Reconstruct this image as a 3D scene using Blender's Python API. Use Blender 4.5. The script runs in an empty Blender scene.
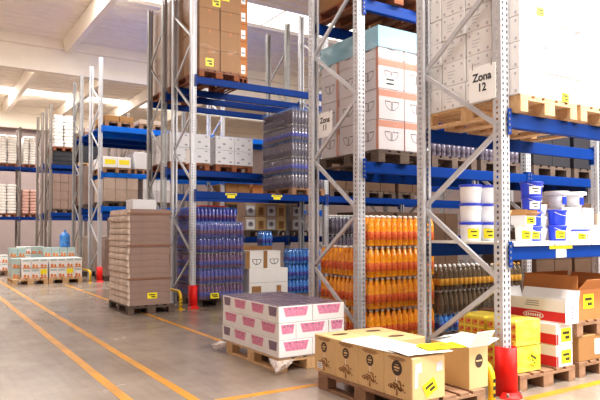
import bpy, math, random
from mathutils import Vector, Matrix
RND = random.Random(11)
SC = bpy.context.scene
COL = SC.collection
PI = math.pi

# ------------------------------------------------------------------ camera
FPX, YAW, PITCH, HORIZON = 603.0, math.radians(32.4), math.radians(1.3), 231.0
cd = bpy.data.cameras.new('camera')
cam = bpy.data.objects.new('camera', cd)
COL.objects.link(cam)
cam.location = (-4.24, -3.40, 1.40)
cam.rotation_euler = (PI/2 + PITCH, 0, -YAW)
cd.sensor_width = 36.0
cd.lens = 36.0*FPX/600.0
cd.shift_y = (HORIZON - 200 - FPX*math.tan(PITCH))/600.0
cd.clip_end = 200
SC.camera = cam

# ------------------------------------------------------------------ world, lights, exposure
SC.view_settings.view_transform = 'Standard'
SC.view_settings.look = 'None'
SC.view_settings.gamma = 1.0
SC.view_settings.use_curve_mapping = False
SC.view_settings.exposure = 0.0
w = bpy.data.worlds.new('daylight')
SC.world = w
w.use_nodes = True
bg = w.node_tree.nodes['Background']
bg.inputs[0].default_value = (1.0, 0.975, 0.95, 1)
bg.inputs[1].default_value = 0.36

def area(name, loc, size, size_y, power, target=None, color=(1, .97, .93)):
    d = bpy.data.lights.new(name, 'AREA')
    d.shape = 'RECTANGLE'; d.size = size; d.size_y = size_y; d.energy = power; d.color = color
    o = bpy.data.objects.new(name, d); COL.objects.link(o)
    o.location = loc
    if target:
        o.rotation_euler = (Vector(target)-Vector(loc)).to_track_quat('-Z', 'Y').to_euler()
    return o
SKYLIGHTS = [(-3.4, -2.0), (11.95, 13.5), (19.6, 20.8), (26.8, 28.2)]
SKY_P = [2700, 1150, 850, 1150]
for (a, b), p in zip(SKYLIGHTS, SKY_P):
    area('skylight_daylight', (-1.0 if a > 0 else 4.0, (a+b)/2, 7.93), 13.0, b-a-.1, p)
area('front_fill_light', (4.5, -8.0, 5.9), 10.0, 3.2, 1350, target=(3.2, 0.5, 1.6))  # unseen light added to brighten the front faces; no window stands there

# ------------------------------------------------------------------ materials
MAT = {}
def mat(name, rgb, rough=.6, metal=0.0, var=0.0, scale=6.0, bump=0.0, bscale=40.0, rgb2=None, alpha=1.0, coat=0.0, trans=0.0, spec=.5, stretch=None):
    """rgb given as sRGB 0-255"""
    lin = lambda c: tuple(((v/255)/12.92 if v/255 <= .04045 else ((v/255+.055)/1.055)**2.4) for v in c)
    m = bpy.data.materials.new(name); m.use_nodes = True
    nt = m.node_tree; b = nt.nodes['Principled BSDF']
    c = lin(rgb)
    b.inputs['Base Color'].default_value = (*c, 1)
    b.inputs['Roughness'].default_value = rough
    b.inputs['Metallic'].default_value = metal
    b.inputs['Coat Weight'].default_value = coat
    b.inputs['Transmission Weight'].default_value = trans
    b.inputs['Specular IOR Level'].default_value = spec
    b.inputs['Alpha'].default_value = alpha
    tc = None
    if var or rgb2 or bump:
        tc = nt.nodes.new('ShaderNodeTexCoord')
        mp = nt.nodes.new('ShaderNodeMapping')
        if stretch: mp.inputs['Scale'].default_value = stretch
        nt.links.new(tc.outputs['Object'], mp.inputs['Vector'])
    if var or rgb2:
        n = nt.nodes.new('ShaderNodeTexNoise'); n.inputs['Scale'].default_value = scale; n.inputs['Detail'].default_value = 5
        nt.links.new(mp.outputs[0], n.inputs['Vector'])
        r = nt.nodes.new('ShaderNodeValToRGB')
        r.color_ramp.elements[0].position = .35; r.color_ramp.elements[1].position = .65
        c2 = lin(rgb2) if rgb2 else tuple(min(1, v*(1+var)) for v in c)
        c1 = c if rgb2 else tuple(v*(1-var) for v in c)
        r.color_ramp.elements[0].color = (*c1, 1); r.color_ramp.elements[1].color = (*c2, 1)
        nt.links.new(n.outputs['Fac'], r.inputs['Fac'])
        nt.links.new(r.outputs['Color'], b.inputs['Base Color'])
    if bump:
        n2 = nt.nodes.new('ShaderNodeTexNoise'); n2.inputs['Scale'].default_value = bscale; n2.inputs['Detail'].default_value = 3
        nt.links.new(mp.outputs[0], n2.inputs['Vector'])
        bp = nt.nodes.new('ShaderNodeBump'); bp.inputs['Strength'].default_value = bump; bp.inputs['Distance'].default_value = .02
        nt.links.new(n2.outputs['Fac'], bp.inputs['Height'])
        nt.links.new(bp.outputs[0], b.inputs['Normal'])
    MAT[name] = m
    return m
mat('galv', (198, 198, 202), .45, .25, var=.06, scale=9)
mat('galv_dark', (132, 122, 114), .55, .2, var=.08, scale=9)
mat('galv_mid', (158, 156, 154), .5, .25, var=.08, scale=9)
mat('beam_blue', (0, 50, 128), .5, var=.06, scale=3, spec=.12)
mat('beam_bright', (0, 100, 210), .5, var=.05, scale=3, spec=.15)
mat('deck', (222, 218, 212), .5, .1, var=.03)
mat('red', (224, 26, 20), .45, spec=.25)
mat('yellow_guard', (235, 190, 20), .4)
mat('black', (22, 20, 20), .5)
mat('wood', (200, 158, 110), .75, rgb2=(222, 184, 138), scale=5, stretch=(6, 6, 1), bump=.1)
mat('wood_old', (128, 92, 66), .8, rgb2=(160, 122, 92), scale=5, bump=.1)
mat('wood_red', (120, 66, 40), .8, rgb2=(150, 88, 54), scale=5, bump=.1)
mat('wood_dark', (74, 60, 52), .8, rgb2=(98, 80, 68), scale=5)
mat('kraft', (216, 180, 126), .7, var=.04, scale=4)
mat('kraft_in', (170, 124, 80), .75, var=.05)
mat('kraft_brown', (158, 112, 62), .7, var=.05, scale=4)
mat('kraft_grey', (190, 168, 152), .7, var=.06, scale=6)
mat('kraft_orange', (186, 118, 62), .7, var=.05)
mat('mauve_box', (150, 124, 112), .7, var=.08, scale=5)
mat('strap', (140, 96, 72), .6)
mat('shaded_box', (92, 66, 48), .75, var=.1)  # rack-interior shade put into the colour of the filler cartons
mat('bundle', (232, 214, 198), .75, rgb2=(208, 186, 168), scale=8)
mat('print_dark', (62, 44, 34), .6)
mat('print_brown', (140, 92, 48), .65)
mat('white_box', (240, 238, 236), .6, var=.02)
mat('shaded_wrap_white', (206, 199, 202), .55, var=.03)  # film-wrapped white, greyed to carry the shade in the second rack
mat('grey_box', (222, 220, 222), .6, var=.02)
mat('pink_print', (226, 136, 170), .5, rgb2=(208, 104, 146), scale=40)
mat('mauve_print', (132, 98, 124), .5, rgb2=(96, 70, 96), scale=40)
mat('purple_top', (74, 58, 74), .25, rgb2=(128, 106, 122), scale=26, bump=.3)
mat('teal_box', (176, 196, 192), .6, var=.04)
mat('orange_print', (232, 150, 50), .6, rgb2=(206, 96, 40), scale=30)
mat('sticker', (250, 232, 20), .5)
mat('sticker_ink', (60, 54, 16), .6)
mat('paper', (250, 250, 248), .6)
mat('ink', (40, 40, 44), .6)
mat('ink_pale', (186, 184, 190), .6)
mat('ink_soft', (150, 148, 152), .6)
mat('salmon_print', (188, 122, 96), .6)
mat('blue_cap', (40, 62, 200), .35)
mat('bucket_white', (244, 244, 246), .35)
mat('bucket_blue', (28, 66, 214), .35)
mat('red_print', (214, 34, 44), .5)
mat('orange_drink', (238, 134, 10), .1, rgb2=(255, 178, 34), scale=30, coat=.6)
mat('orange_label', (210, 62, 16), .3, rgb2=(240, 130, 70), scale=60)
mat('clear_pet', (128, 108, 84), .08, alpha=.62, coat=.6)
mat('amber_label', (226, 168, 60), .45)
mat('white_cap', (238, 236, 230), .4)
mat('navy_drink', (30, 36, 128), .1, rgb2=(104, 112, 212), scale=55, coat=.6)
mat('plum_drink', (64, 36, 74), .12, rgb2=(140, 100, 150), scale=55, coat=.6)
mat('dark_drink', (72, 66, 84), .12, rgb2=(120, 112, 130), scale=40, coat=.7)
mat('water_blue', (46, 110, 204), .1, rgb2=(90, 160, 235), scale=30, coat=.6)
mat('jug_blue', (64, 140, 214), .15, coat=.5, rgb2=(40, 110, 190), scale=5)
mat('yellow_film', (248, 228, 96), .3, rgb2=(240, 212, 60), scale=9, bump=.35, bscale=14, spec=.25)
mat('fruit', (214, 96, 40), .4, rgb2=(236, 160, 60), scale=50)
mat('gold_tray', (224, 168, 60), .5, var=.06)
mat('sack', (250, 246, 240), .7, var=.05)
mat('sack_pink', (226, 182, 168), .7, var=.05)
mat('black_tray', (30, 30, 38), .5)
mat('film_milky', (235, 232, 238), .22, alpha=.05, bump=.5, bscale=9, coat=.4)
mat('film_blue', (150, 206, 226), .25, alpha=.62, bump=.4, bscale=10, coat=.3)
mat('film_bunch', (226, 214, 208), .3, alpha=.7, bump=.5, bscale=20)
mat('film_thin', (240, 236, 234), .2, alpha=.08, bump=.5, bscale=9, coat=.4)
mat('clear_tub', (214, 216, 226), .25, alpha=.7)
mat('ceiling_paint', (254, 242, 226), .7, var=.02, scale=2)
mat('girder_paint', (254, 242, 224), .7, var=.02, scale=2)
mat('wall_paint', (176, 158, 154), .75, var=.03, scale=2)
mat('line_yellow', (216, 146, 4), .4, rgb2=(178, 124, 44), scale=2.2)

def floor_material():
    m = bpy.data.materials.new('polished_concrete'); m.use_nodes = True
    nt = m.node_tree; b = nt.nodes['Principled BSDF']
    tc = nt.nodes.new('ShaderNodeTexCoord')
    n = nt.nodes.new('ShaderNodeTexNoise'); n.inputs['Scale'].default_value = .8; n.inputs['Detail'].default_value = 8
    n.inputs['Roughness'].default_value = .65
    nt.links.new(tc.outputs['Object'], n.inputs['Vector'])
    r = nt.nodes.new('ShaderNodeValToRGB')
    r.color_ramp.elements[0].position = .3; r.color_ramp.elements[1].position = .72
    r.color_ramp.elements[0].color = (.20, .148, .112, 1); r.color_ramp.elements[1].color = (.37, .30, .243, 1)
    nt.links.new(n.outputs['Fac'], r.inputs['Fac'])
    mp = nt.nodes.new('ShaderNodeMapping'); mp.inputs['Scale'].default_value = (9, .8, 1); mp.inputs['Rotation'].default_value = (0, 0, .5)
    nt.links.new(tc.outputs['Object'], mp.inputs['Vector'])
    n2 = nt.nodes.new('ShaderNodeTexNoise'); n2.inputs['Scale'].default_value = 1.6; n2.inputs['Detail'].default_value = 6
    nt.links.new(mp.outputs[0], n2.inputs['Vector'])
    mx = nt.nodes.new('ShaderNodeMixRGB'); mx.blend_type = 'MULTIPLY'; mx.inputs['Fac'].default_value = .35
    r2 = nt.nodes.new('ShaderNodeValToRGB'); r2.color_ramp.elements[0].position = .3; r2.color_ramp.elements[1].position = .55
    r2.color_ramp.elements[0].color = (.7, .68, .66, 1); r2.color_ramp.elements[1].color = (1, 1, 1, 1)
    nt.links.new(n2.outputs['Fac'], r2.inputs['Fac'])
    nt.links.new(r.outputs['Color'], mx.inputs['Color1']); nt.links.new(r2.outputs['Color'], mx.inputs['Color2'])
    nt.links.new(mx.outputs[0], b.inputs['Base Color'])
    rr = nt.nodes.new('ShaderNodeMapRange'); rr.inputs['To Min'].default_value = .14; rr.inputs['To Max'].default_value = .34
    nt.links.new(n.outputs['Fac'], rr.inputs['Value']); nt.links.new(rr.outputs[0], b.inputs['Roughness'])
    MAT['floor'] = m
floor_material()
def sky_pane_material():
    m = bpy.data.materials.new('skylight_pane'); m.use_nodes = True
    nt = m.node_tree; nt.nodes.clear()
    e = nt.nodes.new('ShaderNodeEmission'); e.inputs[0].default_value = (1, .98, .95, 1); e.inputs[1].default_value = 2.2
    o = nt.nodes.new('ShaderNodeOutputMaterial'); nt.links.new(e.outputs[0], o.inputs[0])
    MAT['skypane'] = m
sky_pane_material()

# ------------------------------------------------------------------ mesh building
class MB:
    def __init__(s): s.v = []; s.f = []; s.mi = []; s.sm = []; s.mats = []
    def m(s, name):
        if name not in s.mats: s.mats.append(name)
        return s.mats.index(name)
    def face(s, pts, mt, smooth=False):
        n = len(s.v); s.v += [tuple(p) for p in pts]; s.f.append(tuple(range(n, n+len(pts)))); s.mi.append(s.m(mt)); s.sm.append(smooth)
    def add(s, verts, faces, mt, smooth=False):
        n = len(s.v); s.v += [tuple(p) for p in verts]; k = s.m(mt)
        for f in faces: s.f.append(tuple(i+n for i in f)); s.mi.append(k); s.sm.append(smooth)
    def box(s, x0, x1, y0, y1, z0, z1, mt):
        s.add([(x0,y0,z0),(x1,y0,z0),(x1,y1,z0),(x0,y1,z0),(x0,y0,z1),(x1,y0,z1),(x1,y1,z1),(x0,y1,z1)],
              [(0,3,2,1),(4,5,6,7),(0,1,5,4),(1,2,6,5),(2,3,7,6),(3,0,4,7)], mt)
    def rbox(s, x0, x1, y0, y1, z0, z1, b, mt, smooth=False):
        """box with chamfered edges"""
        V = []; idx = {}
        X = (x0, x1); Y = (y0, y1); Z = (z0, z1)
        for i in (0, 1):
            for j in (0, 1):
                for k in (0, 1):
                    sx, sy, sz = (b if i == 0 else -b), (b if j == 0 else -b), (b if k == 0 else -b)
                    idx[i,j,k,0] = len(V); V.append((X[i], Y[j]+sy, Z[k]+sz))
                    idx[i,j,k,1] = len(V); V.append((X[i]+sx, Y[j], Z[k]+sz))
                    idx[i,j,k,2] = len(V); V.append((X[i]+sx, Y[j]+sy, Z[k]))
        F = []
        def q(*a):
            F.append(a)
        for i in (0, 1):
            f = [idx[i,0,0,0], idx[i,1,0,0], idx[i,1,1,0], idx[i,0,1,0]]; q(*(f if i else f[::-1]))
            f = [idx[0,i,0,1], idx[0,i,1,1], idx[1,i,1,1], idx[1,i,0,1]]; q(*(f if i else f[::-1]))
            f = [idx[0,0,i,2], idx[1,0,i,2], idx[1,1,i,2], idx[0,1,i,2]]; q(*(f if i else f[::-1]))
        for i in (0, 1):
            for j in (0, 1):
                fl = (i == j)
                f = [idx[i,j,0,0], idx[i,j,0,1], idx[i,j,1,1], idx[i,j,1,0]]; q(*(f[::-1] if fl else f))
                f = [idx[i,0,j,0], idx[i,0,j,2], idx[i,1,j,2], idx[i,1,j,0]]; q(*(f if fl else f[::-1]))
                f = [idx[0,i,j,1], idx[0,i,j,2], idx[1,i,j,2], idx[1,i,j,1]]; q(*(f[::-1] if fl else f))
        for i in (0, 1):
            for j in (0, 1):
                for k in (0, 1):
                    f = [idx[i,j,k,0], idx[i,j,k,1], idx[i,j,k,2]]; q(*(f if (i+j+k) % 2 else f[::-1]))
        s.add(V, F, mt, smooth)
    def bar(s, p, q, wd, th, mt, side=Vector((1, 0, 0))):
        p, q = Vector(p), Vector(q); d = (q-p).normalized(); a = side.normalized(); c = d.cross(a).normalized()
        V = [e + a*sx*th/2 + c*sc*wd/2 for e in (p, q) for sx, sc in ((-1,-1),(1,-1),(1,1),(-1,1))]
        s.add(V, [(3,2,1,0),(4,5,6,7),(0,1,5,4),(1,2,6,5),(2,3,7,6),(3,0,4,7)], mt)
    def lathe(s, prof, n, mt, c=(0, 0, 0), smooth=True, mts=None):
        """prof: list of (r, z); mts optional material per segment"""
        cx, cy, cz = c
        base = len(s.v)
        for r, z in prof:
            for i in range(n):
                a = 2*PI*i/n; s.v.append((cx+r*math.cos(a), cy+r*math.sin(a), cz+z))
        for k in range(len(prof)-1):
            mm = s.m(mts[k] if mts else mt)
            for i in range(n):
                j = (i+1) % n
                s.f.append((base+k*n+i, base+k*n+j, base+(k+1)*n+j, base+(k+1)*n+i)); s.mi.append(mm); s.sm.append(smooth)
        s.f.append(tuple(base+i for i in range(n))[::-1]); s.mi.append(s.m(mts[0] if mts else mt)); s.sm.append(False)
        e = base+(len(prof)-1)*n
        s.f.append(tuple(e+i for i in range(n))); s.mi.append(s.m(mts[-1] if mts else mt)); s.sm.append(False)
    def tube(s, pts, r, n, mt):
        pts = [Vector(p) for p in pts]; base = len(s.v); m_ = s.m(mt)
        for k, p in enumerate(pts):
            d = (pts[min(k+1, len(pts)-1)]-pts[max(k-1, 0)]).normalized()
            a = d.cross(Vector((1, 0, 0)) if abs(d.x) < .9 else Vector((0, 0, 1))).normalized(); b = d.cross(a)
            for i in range(n):
                t = 2*PI*i/n; s.v.append(tuple(p+a*r*math.cos(t)+b*r*math.sin(t)))
        for k in range(len(pts)-1):
            for i in range(n):
                j = (i+1) % n
                s.f.append((base+k*n+i, base+k*n+j, base+(k+1)*n+j, base+(k+1)*n+i)); s.mi.append(m_); s.sm.append(True)
        s.f.append(tuple(base+i for i in range(n))[::-1]); s.mi.append(m_); s.sm.append(False)
        e = base+(len(pts)-1)*n; s.f.append(tuple(e+i for i in range(n))); s.mi.append(m_); s.sm.append(False)
    # flat print on a carton face, given in metres from that face's lower left corner as seen
    def pr(s, face, dims, pts, mt, off=.0015):
        w_, d_, h_ = dims
        if face == '-X': P = [(-w_/2-off, d_/2-u, v) for u, v in pts]
        elif face == '-Y': P = [(-w_/2+u, -d_/2-off, v) for u, v in pts]
        else: P = [(-w_/2+u, -d_/2+v, h_+off) for u, v in pts]
        s.face(P, mt)
    def prq(s, face, dims, u0, u1, v0, v1, mt, off=.0015):
        s.pr(face, dims, [(u0, v0), (u1, v0), (u1, v1), (u0, v1)], mt, off)
    def prc(s, face, dims, u, v, ru, rv, mt, off=.0015, n=18):
        s.pr(face, dims, [(u+ru*math.cos(2*PI*i/n), v+rv*math.sin(2*PI*i/n)) for i in range(n)], mt, off)
    def mesh(s, name):
        me = bpy.data.meshes.new(name); me.from_pydata(s.v, [], s.f)
        for k in s.mats: me.materials.append(MAT[k])
        me.polygons.foreach_set('material_index', s.mi); me.polygons.foreach_set('use_smooth', s.sm)
        me.update(); return me
CACHE = {}
def cached(key, fn):
    if key not in CACHE:
        mb = MB(); fn(mb); CACHE[key] = mb.mesh('_'.join(str(k) for k in key) if isinstance(key, tuple) else key)
    return CACHE[key]
def ob(name, me, parent=None, loc=(0, 0, 0), rz=0.0, label=None, cat=None, group=None, kind=None):
    if isinstance(me, MB): me = me.mesh(name)
    o = bpy.data.objects.new(name, me); COL.objects.link(o)
    o.location = loc; o.rotation_euler = (0, 0, rz)
    if parent: o.parent = parent
    if label: o['label'] = label
    if cat: o['category'] = cat
    if group: o['group'] = group
    if kind: o['kind'] = kind
    return o
def thing(name, label, cat, loc=(0, 0, 0), group=None, rz=0.0):
    o = bpy.data.objects.new(name, None); COL.objects.link(o); o.empty_display_size = .1
    o.location = loc; o.rotation_euler = (0, 0, rz); o['label'] = label; o['category'] = cat
    if group: o['group'] = group
    return o
ORD = ['first', 'second', 'third', 'fourth', 'fifth', 'sixth', 'seventh', 'eighth', 'ninth', 'tenth', 'eleventh', 'twelfth', 'thirteenth', 'fourteenth', 'fifteenth', 'sixteenth']
def layer_name(k, n):
    return 'bottom' if k == 0 else 'top' if k == n-1 else ORD[k]

# ------------------------------------------------------------------ the hall
X0, X1, Y0, Y1, CEIL = -8.0, 18.0, -10.0, 31.6, 8.0
m = MB(); m.box(X0, X1, Y0-4, Y1, -.1, 0, 'floor'); ob('floor', m, kind='structure')
m = MB(); m.box(X0, X1, Y1, Y1+.2, 0, CEIL, 'wall_paint'); ob('wall_back', m, kind='structure')
m = MB(); m.box(X1, X1+.2, Y0, Y1, 0, CEIL, 'wall_paint'); ob('wall_right', m, kind='structure')
m = MB(); m.box(X0-.2, X0, Y0, Y1, 0, CEIL, 'wall_paint'); ob('wall_left', m, kind='structure')
m = MB()
edges = [Y0] + [e for s in SKYLIGHTS for e in s] + [Y1]
ribs = MB()
for i in range(0, len(edges), 2):
    a, b = edges[i], edges[i+1]
    m.box(X0, X1, a, b, CEIL, CEIL+.15, 'ceiling_paint')
    n = max(1, round((b-a)/.42)); st = (b-a)/n
    for k in range(n):
        y = a+k*st
        m.add([(X0,y+.03,CEIL),(X0,y+.08,CEIL-.06),(X0,y+st-.10,CEIL-.06),(X0,y+st-.05,CEIL),
               (X1,y+.03,CEIL),(X1,y+.08,CEIL-.06),(X1,y+st-.10,CEIL-.06),(X1,y+st-.05,CEIL)],
              [(0,4,5,1),(1,5,6,2),(2,6,7,3),(0,1,2,3),(7,6,5,4)], 'ceiling_paint')
ob('ceiling', m, kind='structure')
for i, (a, b) in enumerate(SKYLIGHTS):
    m = MB(); m.box(X0, X1, a, b, CEIL+.02, CEIL+.06, 'skypane')
    o = ob('window_%d' % (i+1), m, kind='structure')
    f = MB()
    for k in range(9):
        x = X0+(X1-X0)*(k+.5)/9
        f.box(x-.02, x+.02, a, b, CEIL-.01, CEIL+.02, 'ceiling_paint')
    ob('window_frame', f, o)
tr = 0
def girder(y, name):
    m = MB()
    m.box(X0, X1, y-.16, y+.16, 6.8, 7.02, 'girder_paint')
    m.box(X0, X1, y-.07, y+.07, 7.02, 7.62, 'girder_paint')
    m.box(X0, X1, y-.26, y+.26, 7.62, 7.94, 'girder_paint')
    ob(name, m, kind='structure')
for y in (3.4, 18.5, 31.2):
    tr += 1; girder(y, 'trim_%d' % tr)
def joist(x, ya, yb, name):
    m = MB()
    P = lambda y: [(x-.09, y, 7.46), (x+.09, y, 7.46), (x+.18, y, 7.92), (x-.18, y, 7.92)]
    m.add(P(ya)+P(yb), [(0,1,2,3),(7,6,5,4),(0,4,5,1),(1,5,6,2),(2,6,7,3),(3,7,4,0)], 'girder_paint')
    ob(name, m, kind='structure')
for x in (-5.3, .05, 10.2):
    tr += 1; joist(x, 3.7, 18.2, 'trim_%d' % tr)
for x in (-5.6, -3.0, -.45, 2.15, 4.75, 7.4):
    tr += 1; joist(x, 18.8, 30.9, 'trim_%d' % tr)

# floor markings
def line(x0, x1, y0, y1, label):
    m = MB(); m.box(x0, x1, y0, y1, 0, .002, 'line_yellow')
    ob('floor_line', m, label=label, cat='floor marking')
line(-2.80, -2.71, -4.0, 27.0, 'long yellow floor line, leftmost of the aisle lines')
line(-2.325, -2.24, -4.0, 27.0, 'long yellow floor line, second from the left in the aisle')
line(-.99, -.92, 3.10, 13.2, 'worn yellow floor line leading from white and pink cartons into the aisle')
line(-2.15, -.45, 1.15, 1.23, 'short yellow floor line beside the tree-printed brown cartons')
line(.05, 6.0, -.19, -.10, 'yellow floor line in front of the nearest rack')

# ------------------------------------------------------------------ pallet racks
FH = 6.2
def post_mesh(mb, mt='galv'):
    W, D, p = .05, .09, .05
    n = int(FH/p)
    q = lambda a, b, c, d: mb.face([a, b, c, d], mt)
    for x0, x1 in ((-W, -.036), (-.018, .018), (.036, W)):
        q((x0,0,0), (x1,0,0), (x1,0,FH), (x0,0,FH))
    for x0, x1 in ((-.036, -.018), (.018, .036)):
        for k in range(n):
            q((x0,0,k*p+.026), (x1,0,k*p+.026), (x1,0,(k+1)*p), (x0,0,(k+1)*p))
    for sx in (-1, 1):
        x = sx*W
        for y0, y1 in ((0, .036), (.056, D)):
            q((x,y1,0), (x,y0,0), (x,y0,FH), (x,y1,FH))
        for k in range(n):
            q((x,.056,k*p+.024), (x,.036,k*p+.024), (x,.036,(k+1)*p), (x,.056,(k+1)*p))
        q((x,D,0), (x,D,FH), (x-sx*.03,D,FH), (x-sx*.03,D,0))
def plate_mesh(mb, mt='galv'):
    mb.rbox(-.054, .054, -.012, .12, 0, .012, .003, mt)
    for dx in (-.0, ): mb.lathe([(.012, .012), (.012, .026), (.006, .032)], 6, 'galv_dark', (dx, .105, 0))
POSTS = {k: (cached(('post', k), lambda b, k=k: post_mesh(b, k)), cached(('plate', k), lambda b, k=k: plate_mesh(b, k))) for k in ('galv', 'galv_mid', 'galv_dark')}
BAY = 2.95
def beam_mesh(mb, L, mt):
    mb.rbox(-L/2, L/2, 0, .05, -.13, 0, .006, mt)
    mb.box(-L/2, L/2, .05, .058, -.13, -.035, mt)
def conn_mesh(mb, sx, mt):
    mb.box(min(0, sx*.006), max(0, sx*.006), -.004, .06, -.19, .03, mt)
    mb.box(min(0, -sx*.045), max(0, -sx*.045), -.012, -.006, -.19, .03, mt)
    for k in range(4):
        mb.box(-sx*.028-.006, -sx*.028+.006, -.016, -.012, -.17+k*.05, -.15+k*.05, 'galv_dark')
def rack(y0, y1, levels, xs, label, flip=False, pm='galv', bm='beam_blue', bays=None):
    d = y1-y0
    t = thing('pallet_rack', label, 'rack', (xs[0], y0, 0))
    pmesh, plate = POSTS[pm]
    for x in xs:
        rx = x-xs[0]
        for yy, rz in ((0, 0), (d, PI)):
            p = ob('post', pmesh, t, (rx, yy, 0), rz); ob('base_plate', plate, p)
        z = .30; front = flip
        while z + .665 < FH:
            ya, yb = (.05, d-.05) if front else (d-.05, .05)
            key = ('brace', pm, round(d, 2), front)
            dy = yb-ya
            me = cached(key, lambda b: b.bar((0, 0, 0), (0, dy, .655), .042, .028, pm))
            ob('brace', me, t, (rx, ya, z)); z += .665; front = not front
    for b in range(len(xs)-1):
        L = xs[b+1]-xs[b]-.1; cx = (xs[b]+xs[b+1])/2-xs[0]
        for zl in levels:
            for yy, rz in ((-.012, 0), (d+.012, PI)):
                o = ob('beam', cached(('beam', round(L, 2), bm), lambda mb: beam_mesh(mb, L, bm)), t, (cx, yy, zl), rz)
                for sx in (-1, 1):
                    ob('connector', cached(('conn', sx, bm), lambda mb: conn_mesh(mb, -sx, bm)), o, (sx*(L/2-.002), 0, 0))
    return t
RX = [0, BAY, 2*BAY, 3*BAY]
rack1 = rack(0, 1.03, [1.28, 2.42], RX[:3], 'nearest pallet rack, carrying the buckets and the big white cartons')
rack2 = rack(1.98, 3.0, [2.19, 4.06], RX[:3], 'second nearest pallet rack, with orange bottles standing under its beams', flip=True)
rack3 = rack(6.9, 7.93, [2.13, 4.24], RX, 'pallet rack over the film-wrapped purple bottles, tall brown load on top')
rack4 = rack(8.44, 9.42, [1.27, 2.68, 4.22], RX, 'pallet rack just behind the one over the purple bottles', flip=True, pm='galv_mid')
rack5 = rack(13.53, 14.7, [2.08, 3.02, 4.3], [0, 3.7, 7.4], 'pallet rack with a red guard beyond the tall brown bundle stack', bm='beam_bright')
rack6 = rack(15.85, 16.9, [2.08, 4.3], [0, 3.7], 'pallet rack directly behind the far rack with the red guard', flip=True, pm='galv_mid')
rack7 = rack(20.9, 21.9, [2.1, 3.92], RX[:3], 'distant pallet rack holding dark trays under a pale layered stack', pm='galv_dark')
rack8 = rack(22.7, 23.9, [2.1, 4.1], RX[:3], 'distant pallet rack between the dark tray rack and the sack rack', flip=True, pm='galv_dark')
rack9 = rack(26.9, 28.0, [2.05, 4.35], [-.28-2*BAY, -.28-BAY, -.28, BAY-.28, 2*BAY-.28], 'farthest pallet rack, in front of the back wall, loaded with white sacks', pm='galv_dark')
# steel deck panels of the nearest rack's lower level
for k in range(5):
    me = cached('deck_panel', lambda b: (b.rbox(-.276, .276, 0, 1.09, 0, .022, .003, 'deck'), b.box(-.276, .276, -.004, .004, -.012, .02, 'deck')))
    ob('deck_panel', me, rack1, (.05+.285+k*.57, -.03, 1.2815))
for r, y_a in ((rack5, -.01), (rack6, -.57)):
    for k in range(12 if r is rack5 else 6):
        me = cached('blue_deck', lambda b: b.rbox(-.295, .295, 0, 1.75, 0, .02, .003, 'beam_bright'))
        ob('deck_panel', me, r, (.05+.30+(k % 6)*.60+(k//6)*3.7, y_a, 4.3005))
# paper tags on that level's front beam
m = MB(); m.box(-.17, .17, -.0035, 0, -.042, -.004, 'sticker'); m.box(-.075, .075, -.0035, 0, -.12, -.0455, 'paper')
for k in range(3): m.box(-.05+.01*k, .05-.015*k, -.005, -.0035, -.07-.018*k, -.062-.018*k, 'ink_soft')
o = ob('shelf_tag', m, rack1, (.74, -.0125, 1.28)); o['label'] = 'yellow tape and paper price tag'
def beam_sticker(r, x, y, z):
    mb = cached('beam_sticker', lambda b: (b.box(-.12, .12, -.003, 0, -.06, -.02, 'sticker'), b.box(-.08, .08, -.003, 0, -.11, -.062, 'sticker'), b.box(-.09, .09, -.004, -.003, -.046, -.034, 'sticker_ink')))
    ob('shelf_tag', mb, r, (x, y, z))
beam_sticker(rack3, .75, -.0125, 2.13); beam_sticker(rack3, 1.75, -.0125, 2.13)

# signs on the end frames
def sign(x, y, z, text, label, wd=.30, hg=.31):
    m = MB(); m.rbox(-.006, 0, -wd/2, wd/2, 0, hg, .002, 'paper')
    s = ob('aisle_sign', m, None, (x, y, z), label=label, cat='sign')
    for dy in (-wd*.35, wd*.35):
        h = MB(); h.tube([(-.009, dy, hg-.02), (-.009, dy, hg+.03), (.0, dy, hg+.045)], .003, 6, 'galv_dark')
        ob('hook', h, s)
    if text:
        cu = bpy.data.curves.new('lettering', 'FONT'); cu.body = text; cu.size = .098; cu.align_x = 'CENTER'; cu.space_line = .95; cu.offset = .003
        tmp = bpy.data.objects.new('tmp', cu); COL.objects.link(tmp)
        dg = bpy.context.evaluated_depsgraph_get(); me = bpy.data.meshes.new_from_object(tmp.evaluated_get(dg))
        bpy.data.objects.remove(tmp); bpy.data.curves.remove(cu)
        for v in me.vertices:
            a, b, _ = v.co; v.co = (-.0078, -a, b+hg*.58)
        me.materials.clear(); me.materials.append(MAT['ink'])
        ob('lettering', me, s)
    return s
sign(-.058, .195, 2.545, 'Zona\n12', 'white card sign reading Zona 12 on the nearest rack frame')
sign(.036, 2.75, 2.57, 'Zona\n11', 'white card sign reading Zona 11 behind a brace of the second rack')
sign(-.058, 7.03, 2.64, None, 'small blank white card on the frame above the purple bottles', .2, .26)

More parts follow.
